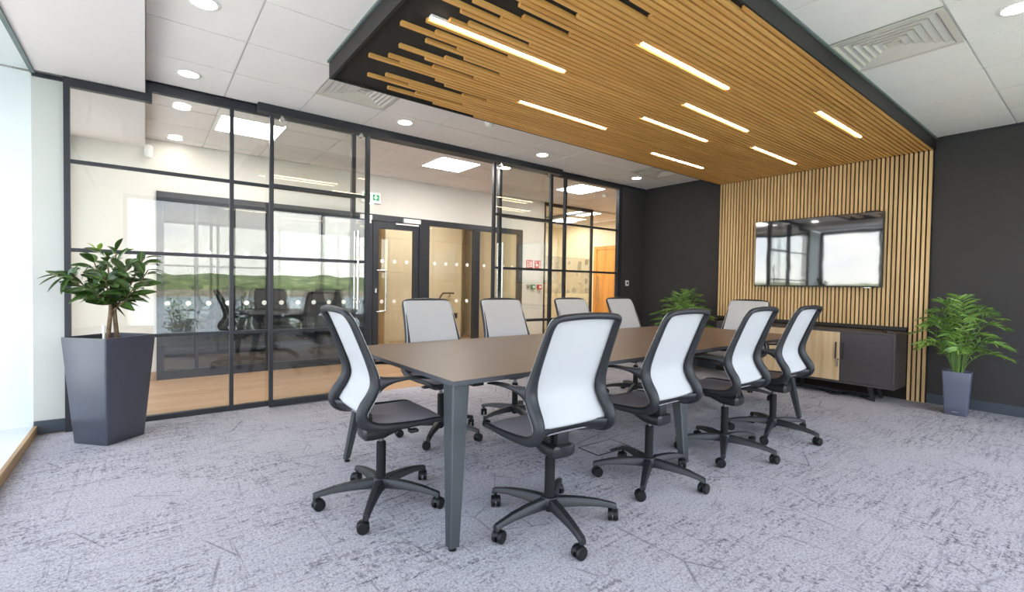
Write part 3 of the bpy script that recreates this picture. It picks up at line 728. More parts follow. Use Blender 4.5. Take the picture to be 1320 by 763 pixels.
    b = MB(); b.tube([(.09, -.05, .418), (.09, -.17, .415)], .006, 8); b.box(.075, .12, -.205, -.165, .406, .422, .004); b.build('lever', 'plastic_black', root, True)
    b = MB(); b.lathe([(.0145, .30), (.0145, .378)], n=18); b.build('gas_strut', 'chrome', root, True)
    b = MB(); b.lathe([(.018, .06), (.026, .07), (.0265, .14), (.025, .145), (.025, .318), (.022, .326), (.015, .326)], n=22); b.build('column', 'column_black', root, True)
    base = empty('star_base'); base.parent = root
    b = MB()
    b.lathe([(.026, .078), (.048, .082), (.05, .115), (.040, .134), (.0268, .138)], n=24)
    base_mesh = b
    for k in range(5):
        a = radians(72*k); d = Vector((cos(a), sin(a), 0)); s = Vector((-sin(a), cos(a), 0)); rings = []
        for r, zt, hw, hh in ((.03, .131, .030, .024), (.08, .131, .027, .023), (.15, .127, .024, .020), (.235, .116, .020, .016), (.30, .101, .017, .013), (.328, .094, .016, .014), (.336, .090, .014, .014)):
            rings.append([d*r+s*hw*x_+Vector((0, 0, zt-hh+hh*z_)) for x_, z_ in ((-1, -.8), (-.8, -1), (.8, -1), (1, -.8), (.85, .6), (.55, 1), (-.55, 1), (-.85, .6))])
        b.rings(rings)
        b.lathe([(.0085, .050), (.0085, .064), (.0105, .066), (.0125, .08), (.0125, .09)], tuple(d*.322), 10)
    star = b.build('star_base', 'plastic', root, True)
    bpy.data.objects.remove(base)
    star['kind_note'] = ''; del star['kind_note']
    for k in range(5):
        a = radians(72*k); sw = a+radians((40, 130, 200, 285, 80)[k])
        c = Vector((cos(a), sin(a), 0))*.322; f = Vector((cos(sw), sin(sw), 0)); s = Vector((-sin(sw), cos(sw), 0))
        b = MB(); o = c+f*.014
        for sd in (-1, 1):
            prof = [(.006, .005), (.0275, .006), (.0295, .010), (.0295, .020), (.027, .024), (.012, .025), (.002, .0245)]
            rings = []
            for r, h in prof: rings.append([o+s*(sd*h)+Vector((0, 0, .0295))+(f*cos(2*pi*q/22)+Vector((0, 0, 1))*sin(2*pi*q/22))*r for q in range(22)])
            b.rings(rings)
        hood = []
        for q in range(9):
            an = radians(20+q*17.5); cen = o+Vector((0, 0, .0295)); rr = .031
            rad = (f*cos(an)+Vector((0, 0, 1))*sin(an))
            hood.append([cen+rad*rr+s*.0085, cen+rad*(rr-.006)+s*.0085, cen+rad*(rr-.006)-s*.0085, cen+rad*rr-s*.0085])
        b.rings(hood); b.tube([c+Vector((0, 0, .045)), c+Vector((0, 0, .062))], .009, 8)
        b.build('castor', 'castor_black', star, True)
    return root
proto = make_chair()
# x, y, facing (deg), base turn (deg, world), label, group
CH = [(.995, 2.405, -1, 20, 'mesh office chair at the near short end of the table, seen from its side', None),
      (1.575, 1.705, 88, 37.5, 'nearest of the four mesh office chairs turned away from the viewer', None),
      (2.43, 1.745, 91, -5, 'second nearest of the four mesh office chairs turned away from the viewer', None),
      (3.27, 1.715, 91.5, -9, 'third nearest of the four mesh office chairs turned away from the viewer', None),
      (4.0, 1.70, 90.5, -20, 'mesh office chair turned away from the viewer, closest to the sideboard', None),
      (1.80, 3.20, -90, 10, 'leftmost of the four mesh office chairs facing the viewer across the table', None),
      (2.53, 3.20, -92, 40, 'second from left of the four mesh office chairs facing the viewer', None),
      (3.42, 3.20, -90, 25, 'third from left of the four mesh office chairs facing the viewer', None),
      (4.19, 3.20, -88, 60, 'mesh office chair facing the viewer nearest the charcoal corner', None),
      (5.05, 2.53, 180, 0, 'mesh office chair at the far short end of the table before the sideboard', None)]
for i, (x, y, rz, bt, lab, _) in enumerate(CH):
    o = proto if i == 0 else copy_tree(proto)
    o.location = (x, y, 0); o.rotation_euler = (0, 0, radians(rz)); tag(o, lab, 'chair', 'mesh office chairs around the conference table')
    for c in o.children:
        if c.name.startswith('star_base'): c.rotation_euler = (0, 0, radians(bt-rz))

# ------------------------------------------------------------------ planters
def pot(root, c, wt, wb, h, rot, mat, soil_z):
    b = MB(); n = 8
    # outer body, rim and inner wall, with softened vertical corners
    def ring(w, z, r=.012):
        out = []
        for sx, sy, a0 in ((1, 1, 0), (-1, 1, 90), (-1, -1, 180), (1, -1, 270)):
            for q in range(4):
                a = radians(a0+q*30); out.append(((w/2-r)*sx+r*cos(a), (w/2-r)*sy+r*sin(a), z))
        return out
    rs = [ring(wb-.01, 0), ring(wb, .006)] + [ring(wb+(wt-wb)*t, h*t) for t in (.25, .5, .75, .985)] + [ring(wt-.004, h), ring(wt-.022, h), ring(wt-.028, h*.9), ring(wt-.05, soil_z)]
    b.rings(rs); b.build('pot', mat, root, True)
    b = MB(); k = 7; w = wt-.055
    vs = [[b.bm.verts.new((-w/2+w*i/k, -w/2+w*j/k, soil_z+.004+R(0, .014))) for j in range(k+1)] for i in range(k+1)]
    for i in range(k):
        for j in range(k): b.face([vs[i][j], vs[i+1][j], vs[i+1][j+1], vs[i][j+1]])
    b.build('soil', 'soil', root, True)
    root.location = c; root.rotation_euler = (0, 0, rot)
root = empty('potted_rubber_plant', label='rubber plant with dark glossy leaves in a tall tapered slate grey planter by the window', cat='plant')
PC = Vector((-.205, 4.51, 0)); rot = radians(42)
pot(root, PC, .38, .285, .757, rot, 'pot_left', .715)
Minv = (Matrix.Translation(PC) @ Matrix.Rotation(rot, 4, 'Z')).inverted()
W = lambda x, y, z: Minv @ Vector((x, y, z))
b = MB()
tr1 = catmull([(-.215, 4.50, .70), (-.210, 4.50, .82), (-.20, 4.495, .95), (-.205, 4.50, 1.05)], 4)
tr2 = catmull([(-.165, 4.52, .70), (-.172, 4.515, .82), (-.18, 4.51, .95), (-.17, 4.51, 1.05)], 4)
for tr in (tr1, tr2): b.tube([W(*p) for p in tr], [.0155-.004*i/len(tr) for i in range(len(tr))], 10)
tips = [((-.40, 4.44, 1.20), .55), ((-.46, 4.50, 1.19), .6), ((-.30, 4.36, 1.12), .5), ((-.30, 4.55, 1.32), .6), ((-.22, 4.42, 1.36), .5), ((-.17, 4.56, 1.39), .6), ((-.10, 4.44, 1.28), .5), ((-.01, 4.54, 1.33), .6), ((.015, 4.46, 1.24), .5), ((-.06, 4.36, 1.12), .4), ((-.14, 4.60, 1.18), .4), ((-.23, 4.38, 1.20), .4), ((-.20, 4.66, 1.22), .4), ((-.33, 4.62, 1.12), .4)]
branches = []
for (tx, ty, tz), k in tips:
    s = Vector((-.19, 4.505, R(.93, 1.03))); e = Vector((tx, ty, tz)); mid = (s+e)/2+Vector((0, 0, -.03+R(-.02, .02)))
    c = catmull([s, mid, e], 5); branches.append(c)
    b.tube([W(*p) for p in c], [.008-.005*i/len(c) for i in range(len(c))], 7)
b.build('stem', 'bark', root, True)
def add_leaf(b, base, dirv, L, wd, droop, up=Vector((0, 0, 1)), midrib=True, cup=.25, tf=None):
    d = dirv.normalized(); side = d.cross(up)
    if side.length < .1: side = d.cross(Vector((1, 0, 0)))
    side.normalize(); n = side.cross(d); ns = 7; rows_ = []
    for i in range(ns+1):
        t = i/ns; w = wd*(sin(pi*min(1, t*.94+.03))**.75)*(1-.25*t)*.5
        c = base+d*(L*t)+Vector((0, 0, -droop*L*t*t)); rows_.append([c-side*w+n*w*cup, c-side*w*.5+n*w*cup*.3, c, c+side*w*.5+n*w*cup*.3, c+side*w+n*w*cup])
    vs = [[b.bm.verts.new(tf(q) if tf else q) for q in r] for r in rows_]
    for i in range(ns):
        for j in range(4): b.face([vs[i][j], vs[i][j+1], vs[i+1][j+1], vs[i+1][j]])
    if midrib:
        mi = b.mi; b.mi = 2; pr = [r[2]+n*.0012 for r in rows_[:-1]]
        for i in range(len(pr)-1):
            q = [pr[i]-side*.0012, pr[i]+side*.0012, pr[i+1]+side*.001, pr[i+1]-side*.001]; b.quad(*[tf(x) if tf else x for x in q])
        b.mi = mi
tf = lambda q: Minv @ q
b = MB(); rnd = random.Random(3)
for bi, c in enumerate(branches):
    e = c[-1]; out = (e-c[-4]).normalized(); nl = 12 if bi < 10 else 9
    for k in range(nl):
        a = k*2.4+bi+rnd.uniform(-.3, .3); t = k/nl
        base = c[int((len(c)-1)*min(1, .30+.75*t))]
        az = Vector((cos(a), sin(a), 0)); d = (az*rnd.uniform(.7, 1.0)+out*.7+Vector((0, 0, rnd.uniform(-.65, .25)+.7*(t-.35)))).normalized()
        L = rnd.uniform(.105, .155); p0 = base+d*.018
        up_ = Vector((rnd.uniform(-.9, .5), rnd.uniform(-1.1, .1), 1)).normalized()
        b.mi = 0; add_leaf(b, p0, d, L, L*.52, rnd.uniform(.05, .45), up=up_, cup=rnd.uniform(.1, .5), tf=tf)
        b.mi = 2; b.quad(*[tf(x) for x in (base, base+Vector((0, 0, .003)), p0+Vector((0, 0, .003)), p0)])
for p, d, L in (((-.46, 4.50, 1.19), (-1, .02, .02), .12), ((-.46, 4.5, 1.19), (-.9, -.3, -.35), .12), ((-.44, 4.49, 1.18), (-.7, -.3, -.65), .12), ((-.43, 4.49, 1.2), (-.5, -.7, .3), .10), ((-.42, 4.49, 1.18), (-.35, -.4, -.9), .11), ((-.17, 4.56, 1.38), (.3, -.2, .95), .13), ((-.30, 4.55, 1.33), (-.8, -.2, .5), .11), ((0, 4.54, 1.33), (.9, -.2, .35), .12), ((.01, 4.46, 1.24), (1, 0, .1), .11)):
    b.mi = 0; add_leaf(b, Vector(p), Vector(d), L, L*.48, .25, cup=.35, tf=tf)
b.mi = 1
for p, d in (((-.28, 4.46, 1.38), (-.5, -.2, .6)), ((-.26, 4.45, 1.37), (.2, -.3, .9)), ((-.16, 4.40, 1.24), (-.3, -.8, .2))): add_leaf(b, Vector(p), Vector(d), .07, .04, .2, tf=tf)
b.build('foliage', ['ficus_leaf', 'ficus_young', 'midrib'], root, 'all')
b = MB(); b.tube([W(-.235, 4.42, .70), W(-.235, 4.42, .80)], .008, 10); b.tube([W(-.235, 4.42, .80), W(-.235, 4.42, .835)], .011, 10); b.build('water_gauge', 'white_plastic', root, True)

def palm(root, pz, nf, spread, top, seed, lean=(0, 0), squash=1.0):
    rnd = random.Random(seed); st_ = MB(); lf = MB()
    for k in range(nf):
        a = k*2.399+rnd.uniform(-.3, .3); q = ((k+.5)/nf)          # q small: upright, large: low and outward
        reach = spread*(.22+.78*q**.7)*rnd.uniform(.8, 1.08)*(1 if q < .8 else .8); hgt = (top-pz)*(1.0-.70*q**1.3)*rnd.uniform(.86, 1.04)
        d = Vector((cos(a)*squash, sin(a), 0)); b0 = Vector((cos(a)*.03, sin(a)*.03, pz))
        ctl = [b0, b0+d*reach*.18+Vector((0, 0, hgt*.55)), b0+d*reach*.55+Vector((0, 0, hgt*.92)), b0+d*reach+Vector((0, 0, hgt*(1.0-.22*q)))]
        ctl = [p+Vector((lean[0]*max(0, p.z-pz), lean[1]*max(0, p.z-pz), 0)) for p in ctl]
        c = catmull(ctl, 6); n = len(c); st_.tube(c, [.004-.0028*i/n for i in range(n)], 5)
        for i in range(int(n*.42), n):
            t = (i-n*.42)/(n*.58); tan = (c[min(i+1, n-1)]-c[i-1]).normalized(); sd = tan.cross(Vector((0, 0, 1)))
            if sd.length < .1: continue
            sd.normalize(); up = sd.cross(tan)
            L = (.050+.088*sin(pi*min(1, .22+t*.72)))*rnd.uniform(.9, 1.1)*(spread/.36)**.5
            for s in (-1, 1):
                dv = (sd*s*.85+tan*(.45+.5*t)+up*rnd.uniform(.05, .35)).normalized(); rr = rnd.uniform(-1.0, 1.0); w = tan*cos(rr)+up*sin(rr); w = (w-dv*w.dot(dv)).normalized()
                pts = [c[i], c[i]+dv*L*.35, c[i]+dv*L*.7+Vector((0, 0, -L*.06)), c[i]+dv*L+Vector((0, 0, -L*.20))]; ws = [.002, .0066, .0056, .0005]
                vs = [(lf.bm.verts.new(p-w*x), lf.bm.verts.new(p+w*x)) for p, x in zip(pts, ws)]
                for j in range(3): lf.face([vs[j][0], vs[j][1], vs[j+1][1], vs[j+1][0]])
        if True:
            e = c[-1]; tan = (c[-1]-c[-2]).normalized(); add_leaf(lf, e, tan, .06, .014, .3, midrib=False)
    lim = XR-.14-root.location.x      # fronds bend along the wall instead of through it
    for m_ in (st_, lf):
        for v in m_.bm.verts:
            if v.co.x > lim: v.co.x = lim+.09*(1-math.exp(-(v.co.x-lim)/.09))
    st_.build('stem', 'stem_green', root, True); lf.build('foliage', 'palm_leaf', root, 'all')
root = empty('potted_palm', label='bushy green palm in a slate blue planter beside the right edge of the slatted panel', cat='plant')
pot(root, (6.145, .945, 0), .205, .160, .415, radians(4), 'pot_right', .385)
palm(root, .39, 30, .40, 1.12, 5, squash=.75)
b = MB(); b.box(-.0835, -.0820, -.022, .022, .030, .036); b.build('maker_mark', 'steel', root)
root = empty('potted_palm', label='wide arching palm in a black planter in the charcoal corner behind the table', cat='plant')
pot(root, (6.08, 3.84, 0), .26, .20, .44, radians(0), 'pot_dark', .40)
palm(root, .41, 26, .54, 1.10, 11, squash=.7)

# ------------------------------------------------------------------ ceiling fittings
DL = [(.268, 3.294, 'round ceiling downlight at the top edge of the photo, left of the raft'), (.268, 4.494, 'round ceiling downlight just in front of the left glazed panel'),
      (2.045, 4.42, 'round ceiling downlight between the raft corner and the left sliding door'), (3.85, 4.40, 'round ceiling downlight in front of the right sliding door'),
      (5.71, 4.42, 'round ceiling downlight nearest the charcoal corner'), (3.88, .405, 'round ceiling downlight at the right edge of the photo, beyond the air vent'),
      (.268, 5.40, 'round corridor downlight, nearer of the two seen through the left glazed panel'), (.268, 6.62, 'round corridor downlight, farther of the two seen through the left glazed panel'), (3.90, 5.22, 'round corridor downlight seen through the right sliding door')]
def downlight():
    o = empty('downlight')
    b = MB(); b.lathe([(.066, -.0005), (.066, -.006), (.080, -.006), (.086, -.003), (.086, -.0005)], n=32); b.build('trim_ring', 'white_plastic', o, True)
    b = MB(); b.lathe([(.002, -.004), (.0655, -.004), (.0655, -.001), (.002, -.001)], n=32); b.build('diffuser', 'downlight', o, True)
    return o
d0 = downlight()
for i, (x, y, lab) in enumerate(DL):
    o = d0 if i == 0 else copy_tree(d0); o.location = (x, y, H); tag(o, lab, 'ceiling light', 'round downlights')
def ledpanel():
    o = empty('led_panel')
    b = MB()
    for bx_ in ((-.298, .298, -.298, -.283), (-.298, .298, .283, .298), (-.298, -.283, -.283, .283), (.283, .298, -.283, .283)): b.box(*bx_, -.008, -.0005)
    b.build('panel_frame', 'white_plastic', o)
    b = MB(); b.box(-.283, .283, -.283, .283, -.006, -.0005); b.build('diffuser', 'ledpanel', o); return o
p0 = ledpanel()
for i, (x, y, lab) in enumerate([(.87, 5.66, 'square lit ceiling panel in the corridor, behind the left sliding door'), (3.247, 5.57, 'square lit ceiling panel in the corridor above the open doorway'), (5.69, 5.53, 'square lit ceiling panel in the corridor, behind the right glazed panel'),
                                 (7.62, 7.33, 'square lit ceiling panel seen through the pod glass'), (8.2, 8.65, 'farthest lit ceiling panel, above the oak door'), (4.3, 7.9, 'square lit ceiling panel in the stair lobby'), (6.75, 8.2, 'square lit ceiling panel inside the glazed pod')]):
    o = p0 if i == 0 else copy_tree(p0); o.location = (x, y, H); tag(o, lab, 'ceiling light', 'square lit ceiling panels')
def vent():
    o = empty('ceiling_vent')
    b = MB()
    for s0, s1, z in ((.295, .262, 0),):
        for a in range(4):
            m = Matrix.Rotation(a*pi/2, 4, 'Z'); b.box(-s0, s0, s1, s0, -.006, .0, mat=m)
    b.build('vent_frame', 'vent', o)
    b = MB()
    for k in range(6):
        ro = .258-.042*k; ri = ro-.026
        for a in range(4):
            m = Matrix.Rotation(a*pi/2, 4, 'Z')
            q = [(-ro, ro, -.003), (ro, ro, -.003), (ri, ri, .032), (-ri, ri, .032)]; b.quad(*[m @ Vector(x) for x in q])
            q = [(-ro, ro, -.005), (ro, ro, -.005), (ri, ri, .030), (-ri, ri, .030)]; b.quad(*[m @ Vector(x) for x in q][::-1])
            q = [(-ro, ro, -.003), (ro, ro, -.003), (ro, ro, -.005), (-ro, ro, -.005)]; b.quad(*[m @ Vector(x) for x in q])
    b.box(-.03, .03, -.03, .03, -.002, .004)
    b.build('louvres', 'vent', o)
    b = MB(); b.box(-.262, .262, -.262, .262, .040, .044); b.build('duct', plain('vent_dark_duct', lin(70, 68, 66), .9), o)
    return o
v0 = vent()
for i, (x, y, lab) in enumerate([(1.447, 3.955, 'square louvred air vent beside the front left corner of the raft'), (3.847, .955, 'large square louvred air vent right of the raft'), (5.647, 3.955, 'square louvred air vent near the charcoal corner, partly behind the raft')]):
    o = v0 if i == 0 else copy_tree(v0); o.location = (x, y, H); tag(o, lab, 'vent', 'louvred ceiling vents')
def smoke():
    o = empty('smoke_detector')
    b = MB(); b.lathe([(.052, -.0005), (.052, -.012), (.045, -.02), (.03, -.02)], n=24); b.build('mount', 'white_plastic', o, True)
    b = MB(); b.lathe([(.044, -.0205), (.044, -.032), (.034, -.046), (.018, -.052), (.002, -.052)], n=24); b.build('sensor_head', 'white_plastic', o, True); return o
s0 = smoke(); s0.location = (2.68, 3.86, H); tag(s0, 'white smoke detector on the ceiling tiles beside the left edge of the raft', 'smoke detector')
o = copy_tree(s0); o.location = (6.3, 5.54, H); tag(o, 'white smoke detector on the corridor ceiling seen through the right glazed panel', 'smoke detector')
root = empty('motion_sensor', (.03, 6.80, 2.62), 0, 'small white cylindrical sensor at the end of the corridor bulkhead', 'sensor')
b = MB(); b.lathe([(.004, -.075), (.030, -.068), (.040, -.035), (.040, .06), (.032, .068), (.004, .068)], n=20); b.build('housing', 'white_plastic', root, True)
b = MB(); b.box(-.012, .012, .030, .049, -.02, .02); b.build('bracket', 'white_plastic', root)

# ------------------------------------------------------------------ signs and small wall things
yw = YC
root = empty('exit_sign', (2.63, yw, 2.43), 0, 'lit green and white exit sign with running figure and down arrow above the corridor door', 'sign')
b = MB(); b.box(-.155, .155, -.045, -.001, -.085, .085, .012); b.build('housing', 'white_plastic', root)
b = MB(); b.box(-.125, .125, -.048, -.0455, -.060, .060, .001); b.build('sign_face', 'exit_face', root)
b = MB(); b.box(-.118, .118, -.0495, -.0482, -.044, .044)
b.build('green_field', 'exit_green', root)
b = MB(); yy = -.0502
def fl(pts): b.face([b.bm.verts.new((x, yy, z)) for x, z in pts])
fl([(.055, .036), (.075, .036), (.075, .005), (.055, .005)]); fl([(.035, .008), (.095, .008), (.065, -.034)])      # arrow down
b.lathe([(.001, -.0004), (.008, -.0004), (.008, 0), (.001, 0)], (-.052, yy, .028), 12, 'Y')
fl([(-.066, .018), (-.046, .018), (-.050, -.008), (-.064, -.008)]); fl([(-.064, -.006), (-.052, -.006), (-.076, -.036), (-.086, -.032)]); fl([(-.058, -.006), (-.049, -.008), (-.036, -.022), (-.030, -.036), (-.040, -.036), (-.046, -.024)])
fl([(-.048, .018), (-.046, .010), (-.030, .002), (-.026, .008)]); fl([(-.066, .018), (-.064, .008), (-.082, .002), (-.086, .008)])
fl([(-.018, .038), (.020, .038), (.020, -.038), (-.018, -.038)])
b.build('pictogram', 'exit_face', root)
b = MB(); b.box(-.03, .03, -.035, -.012, -.092, -.0855); b.build('lamp', 'exit_lamp', root)
root = empty('door_operator', (2.55, yw-.03, 2.10), 0, 'small white door operator box at the top left of the corridor door', 'door operator')
b = MB(); b.box(-.085, .085, -.05, 0, .0, .065, .004); b.build('housing', 'white_plastic', root)
b = MB(); b.box(-.02, .075, -.04, 0, -.055, -.001, .003); b.build('cover', 'white_plastic', root)
for i, (x, lab) in enumerate([(5.715, 'left of the two red fire action notices on the corridor wall'), (5.918, 'right of the two red fire action notices on the corridor wall')]):
    root = empty('fire_notice', (x, yw, 1.57), 0, lab, 'sign', 'red fire action notices')
    b = MB(); b.box(-.078, .078, -.004, -.0005, -.075, .075); b.build('sign_board', 'sign_red', root)
    b = MB(); yy = -.0045
    if i == 0:
        for z in (.045, .018, -.009, -.036): fl([(-.008, z), (.066, z), (.066, z-.014), (-.008, z-.014)])
        for z in (.052, .005, -.035): b.lathe([(.001, -.0004), (.016, -.0004), (.016, 0), (.001, 0)], (-.042, yy, z-.012), 14, 'Y')
    else:
        for z in (.055, .028, .001, -.026, -.05): fl([(.028, z), (.068, z), (.068, z-.014), (.028, z-.014)])
        b.lathe([(.001, -.0004), (.026, -.0004), (.026, 0), (.001, 0)], (-.022, yy, -.012), 18, 'Y'); fl([(-.052, .055), (-.030, .055), (-.034, .028), (-.050, .028)])
    b.build('pictogram', 'white_plastic', root)
for x, mt, nm, lab in ((5.79, 'sign_green_box', 'door_release', 'green emergency door release box under the fire notices'), (5.95, 'sign_red', 'fire_call_point', 'red fire alarm call point under the fire notices')):
    root = empty(nm, (x, yw, 1.14), 0, lab, 'call point')
    b = MB(); b.box(-.044, .044, -.05, -.0005, -.044, .044, .006); b.build('housing', mt, root)
    b = MB(); b.box(-.026, .026, -.053, -.0505, -.018, .022); b.build('glass_plate', 'white_plastic', root)
root = empty('key_switch', (5.68, yw, 1.14), 0, 'small grey switch plate left of the green door release', 'switch')
b = MB(); b.box(-.038, .038, -.012, -.0005, -.042, .042, .002); b.build('plate', 'steel', root)
b = MB(); b.lathe([(.002, -.018), (.012, -.018), (.014, -.0125), (.002, -.0125)], (0, 0, 0), 14, 'Y'); b.build('button', 'plastic_black', root)
root = empty('wall_switch', (6.10, 4.87, 1.23), 0, 'small silver switch plate on the short charcoal wall', 'switch')
b = MB(); b.box(-.038, .038, -.010, -.0005, -.042, .042, .003); b.build('plate', 'white_plastic', root)
b = MB(); b.box(-.018, .018, -.014, -.0105, -.020, .020, .002); b.build('rocker', 'plastic_black', root)
root = empty('wall_socket', (5.35, 8.95, .48), 0, 'dark double socket on the stair lobby wall', 'socket')
b = MB(); b.box(-.07, .07, -.012, -.0005, -.06, .06, .003); b.build('plate', 'dark_metal', root)
b = MB()
for sx in (-.03, .03):
    for sz in (-.02, .02): b.box(sx-.018, sx+.018, -.015, -.0125, sz-.012, sz+.012)
b.build('rocker', 'plastic_black', root)
root = empty('handrail', (5.0, 8.87, .8), 0, 'short cranked metal handrail on the stair lobby wall', 'handrail')
b = MB(); b.tube(catmull([(-.32, 0, -.25), (-.10, 0, .02), (.0, 0, .155), (.06, 0, .175), (.28, 0, .175)], 4), .02, 10); b.build('rail', 'dark_metal', root, True)
b = MB(); b.tube([(.18, 0, .16), (.18, 0, .10), (.18, .075, .10)], .009, 8); b.tube([(-.2, 0, -.12), (-.2, .075, -.16)], .009, 8); b.build('bracket', 'dark_metal', root, True)
root = empty('floor_box', (2.64, 2.277, 0), radians(-2), 'rectangular floor socket box lid set into the carpet under the table', 'floor box')
b = MB()
for q in ((-.17, .17, -.10, -.094), (-.17, .17, .094, .10), (-.17, -.164, -.094, .094), (.164, .17, -.094, .094)): b.box(*q, 0, .004)
b.build('lid_frame', 'plastic_black', root)
b = MB(); b.box(-.164, .164, -.094, .094, 0, .0025); b.build('lid', 'carpet', root)
b = MB(); b.box(-.02, .15, -.09, -.066, .0025, .008, .002); b.build('lid_handle', 'plastic_black', root)

# ------------------------------------------------------------------ outdoors behind and left of the viewer (seen as reflections)
struct(one('ground', 'ground', lambda b: (b.box(-14, 16, -5.2, YN-.25, -.8, -.6), b.box(-14, XL-.85, YN-.25, 20, -.8, -.6))), 'terrace outside the windows, paved pale to bounce light indoors', 'ground')  # unseen terrace, extended as a reflector that lights the ceiling
b = MB()
def strip(prof, x0, x1, n, jit, m='Y'):
    vs = []
    for i in range(n+1):
        x = x0+(x1-x0)*i/n; vs.append([b.bm.verts.new((x, y, z+jit*noise.noise(Vector((x*.05, y*.05, 3))))) for y, z in prof])
    for i in range(n):
        for j in range(len(prof)-1): b.face([vs[i][j], vs[i+1][j], vs[i+1][j+1], vs[i][j+1]])
strip([(-5.2, -.8), (-8, -2.5), (-22, -4.4), (-30, -4.9)], -120, 160, 20, .3)
struct(b.build('ground', 'bush_leaf'), 'grassy slope below the terrace', 'ground')
b = MB(); b.quad((-1200, -1200, -4.6), (1200, -1200, -4.6), (1200, 400, -4.6), (-1200, 400, -4.6)); struct(b.build('ground', 'water'), 'river beyond the terrace', 'water')
def bank(R0, a0, a1, name):
    b = MB(); rows_ = []; n = 220
    prof = [(0, -4.55, 0), (6, -3.4, 1), (16, -2.4, 1), (18, -1, 2), (24, .8, 3), (36, 2.4, 3), (52, 3.6, 3), (70, 3.8, 3)]
    for i in range(n+1):
        a = radians(a0+(a1-a0)*i/n); row = []
        for d, z, k in prof:
            rr = R0+d; x, y = 2+rr*cos(a), rr*sin(a)
            zz = z+(0 if k < 2 else 1.3*noise.noise(Vector((x*.06, y*.06, 0)))*k*.5+1.1*noise.noise(Vector((x*.22, y*.22, 5))))
            row.append(b.bm.verts.new((x, y, zz)))
        rows_.append(row)
    for i in range(n):
        for j in range(len(prof)-1):
            b.mi = 1 if j < 2 else 0; b.face([rows_[i][j], rows_[i+1][j], rows_[i+1][j+1], rows_[i][j+1]])
    o = b.build(name, ['woods', 'mud'], smooth='all')
    return tag(o, 'distant wooded river bank outside the windows', 'woodland', kind='stuff')
bank(185, 150, 370, 'woodland')
rnd = random.Random(9)
def shrub(x, y, z0, h, r, seed, lab):
    rn = random.Random(seed); root = empty('shrub', (x, y, z0), 0, lab, 'shrub', 'shrubs outside the windows')
    b = MB(); lf = MB()
    for k in range(9):
        a = k*2.4; e = Vector((cos(a)*r*.7, sin(a)*r*.7, h*rn.uniform(.6, .95))); b.tube([Vector((0, 0, 0)), e*.5+Vector((0, 0, h*.1)), e], [.015, .01, .004], 5)
        for q in range(60):
            p = e*rn.uniform(.45, 1.05)+Vector((rn.gauss(0, r*.28), rn.gauss(0, r*.28), rn.gauss(0, h*.10)))
            add_leaf(lf, p, Vector((rn.uniform(-1, 1), rn.uniform(-1, 1), rn.uniform(-.2, .8))), rn.uniform(.06, .11), .05, .2, midrib=False)
    b.build('stem', 'bark', root, True); lf.build('foliage', 'bush_leaf', root)
for i, x in enumerate([-.5, .6, 1.7, 2.8, 3.9, 5.0, 6.1]):
    shrub(x, -2.1-.25*(i % 2), -.6, 1.22+.15*((i*7) % 3), .31, i, 'leafy shrub on the terrace outside the wide window')

# ------------------------------------------------------------------ sky, sun, portals, camera
w = bpy.data.worlds.new('sky_world'); S.world = w; w.use_nodes = True; nt = w.node_tree; nt.nodes.clear()
out = node(nt, 'ShaderNodeOutputWorld'); bg = node(nt, 'ShaderNodeBackground'); tc = node(nt, 'ShaderNodeTexCoord')
sp = node(nt, 'ShaderNodeSeparateXYZ'); nt.links.new(tc.outputs['Generated'], sp.inputs[0])
rz = ramp(nt, [(0, (.25, .27, .25)), (.495, (.35, .37, .36)), (.503, (.98, .97, .94)), (.62, (.45, .62, .90)), (1, (.30, .48, .85))])
nt.links.new(mth(nt, 'ADD', mth(nt, 'MULTIPLY', sp.outputs[2], .5), .5), rz.inputs[0])
mpw = node(nt, 'ShaderNodeMapping'); mpw.inputs['Scale'].default_value = (1, 1, 3.2); nt.links.new(tc.outputs['Generated'], mpw.inputs[0])
cn = tex_noise(nt, mpw, 2.6, 7, .58, .3); cr = ramp(nt, [(.42, (0, 0, 0)), (.60, (1, 1, 1))]); nt.links.new(cn.outputs[0], cr.inputs[0])
up = mth(nt, 'GREATER_THAN', sp.outputs[2], .0)
cf = mth(nt, 'MULTIPLY', mth(nt, 'MULTIPLY', cr.outputs[0], up), .9)
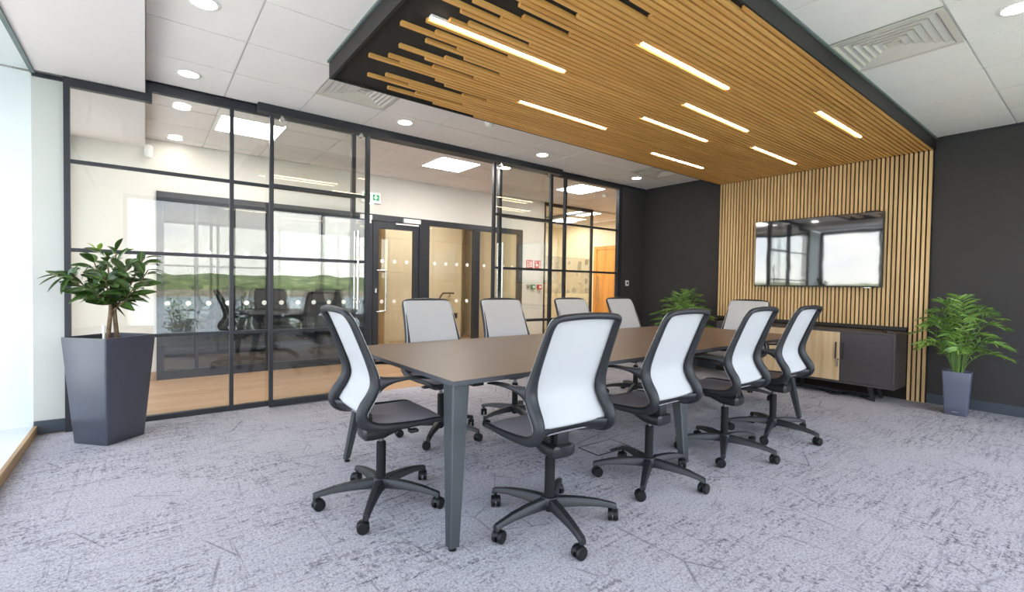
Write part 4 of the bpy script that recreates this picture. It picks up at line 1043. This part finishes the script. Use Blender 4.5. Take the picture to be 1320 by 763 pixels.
nt.links.new(mixc(nt, rz.outputs[0], (1.16, 1.12, 1.06), cf), bg.inputs[0]); bg.inputs[1].default_value = 5.0
nt.links.new(bg.outputs[0], out.inputs[0])
l = bpy.data.lights.new('sun', 'SUN'); l.energy = 7.0; l.angle = radians(2); l.color = (1, .95, .86)
o = bpy.data.objects.new('sun', l); COL.objects.link(o); o.rotation_euler = Vector((.18, .36, .92)).to_track_quat('Z', 'Y').to_euler()
def portal(c, size, rot):
    l = bpy.data.lights.new('window_portal', 'AREA'); l.shape = 'RECTANGLE'; l.size, l.size_y = size; l.cycles.is_portal = True
    o = bpy.data.objects.new('window_portal', l); COL.objects.link(o); o.location = c; o.rotation_euler = rot
portal((2.92, YN-.22, 1.38), (6.4, 2.4), (radians(90), 0, 0))
portal((XL-.82, 2.25, 1.37), (5.4, 2.6), (radians(90), 0, radians(-90)))
portal((XL-.10, 5.92, 1.36), (1.7, 2.5), (radians(90), 0, radians(-90)))  # guides sampling through the added corridor window

cam = bpy.data.cameras.new('camera'); co = bpy.data.objects.new('camera', cam); COL.objects.link(co); S.camera = co
yaw, pitch, roll, f = radians(52.213), radians(-1.324), radians(.899), 609.544
fw = Vector((cos(yaw)*cos(pitch), sin(yaw)*cos(pitch), sin(pitch))); rt = Vector((sin(yaw), -cos(yaw), 0)); upv = rt.cross(fw)
r2 = rt*cos(roll)+upv*sin(roll); u2 = upv*cos(roll)-rt*sin(roll)
mw = Matrix((r2, u2, -fw)).transposed().to_4x4(); mw.translation = (0, 0, 1.17); co.matrix_world = mw
cam.sensor_fit = 'HORIZONTAL'; cam.sensor_width = 36; cam.lens = 36*f/1320; cam.clip_start = .05; cam.clip_end = 3000
S.view_settings.view_transform = 'Standard'; S.view_settings.look = 'None'; S.view_settings.gamma = 1; S.view_settings.use_curve_mapping = False
S.view_settings.exposure = 0.12
cy = S.cycles; cy.max_bounces = 10; cy.diffuse_bounces = 5; cy.glossy_bounces = 5; cy.transparent_max_bounces = 24; cy.transmission_bounces = 6
cy.sample_clamp_indirect = 8; cy.caustics_reflective = False; cy.caustics_refractive = False
cy.use_denoising = True
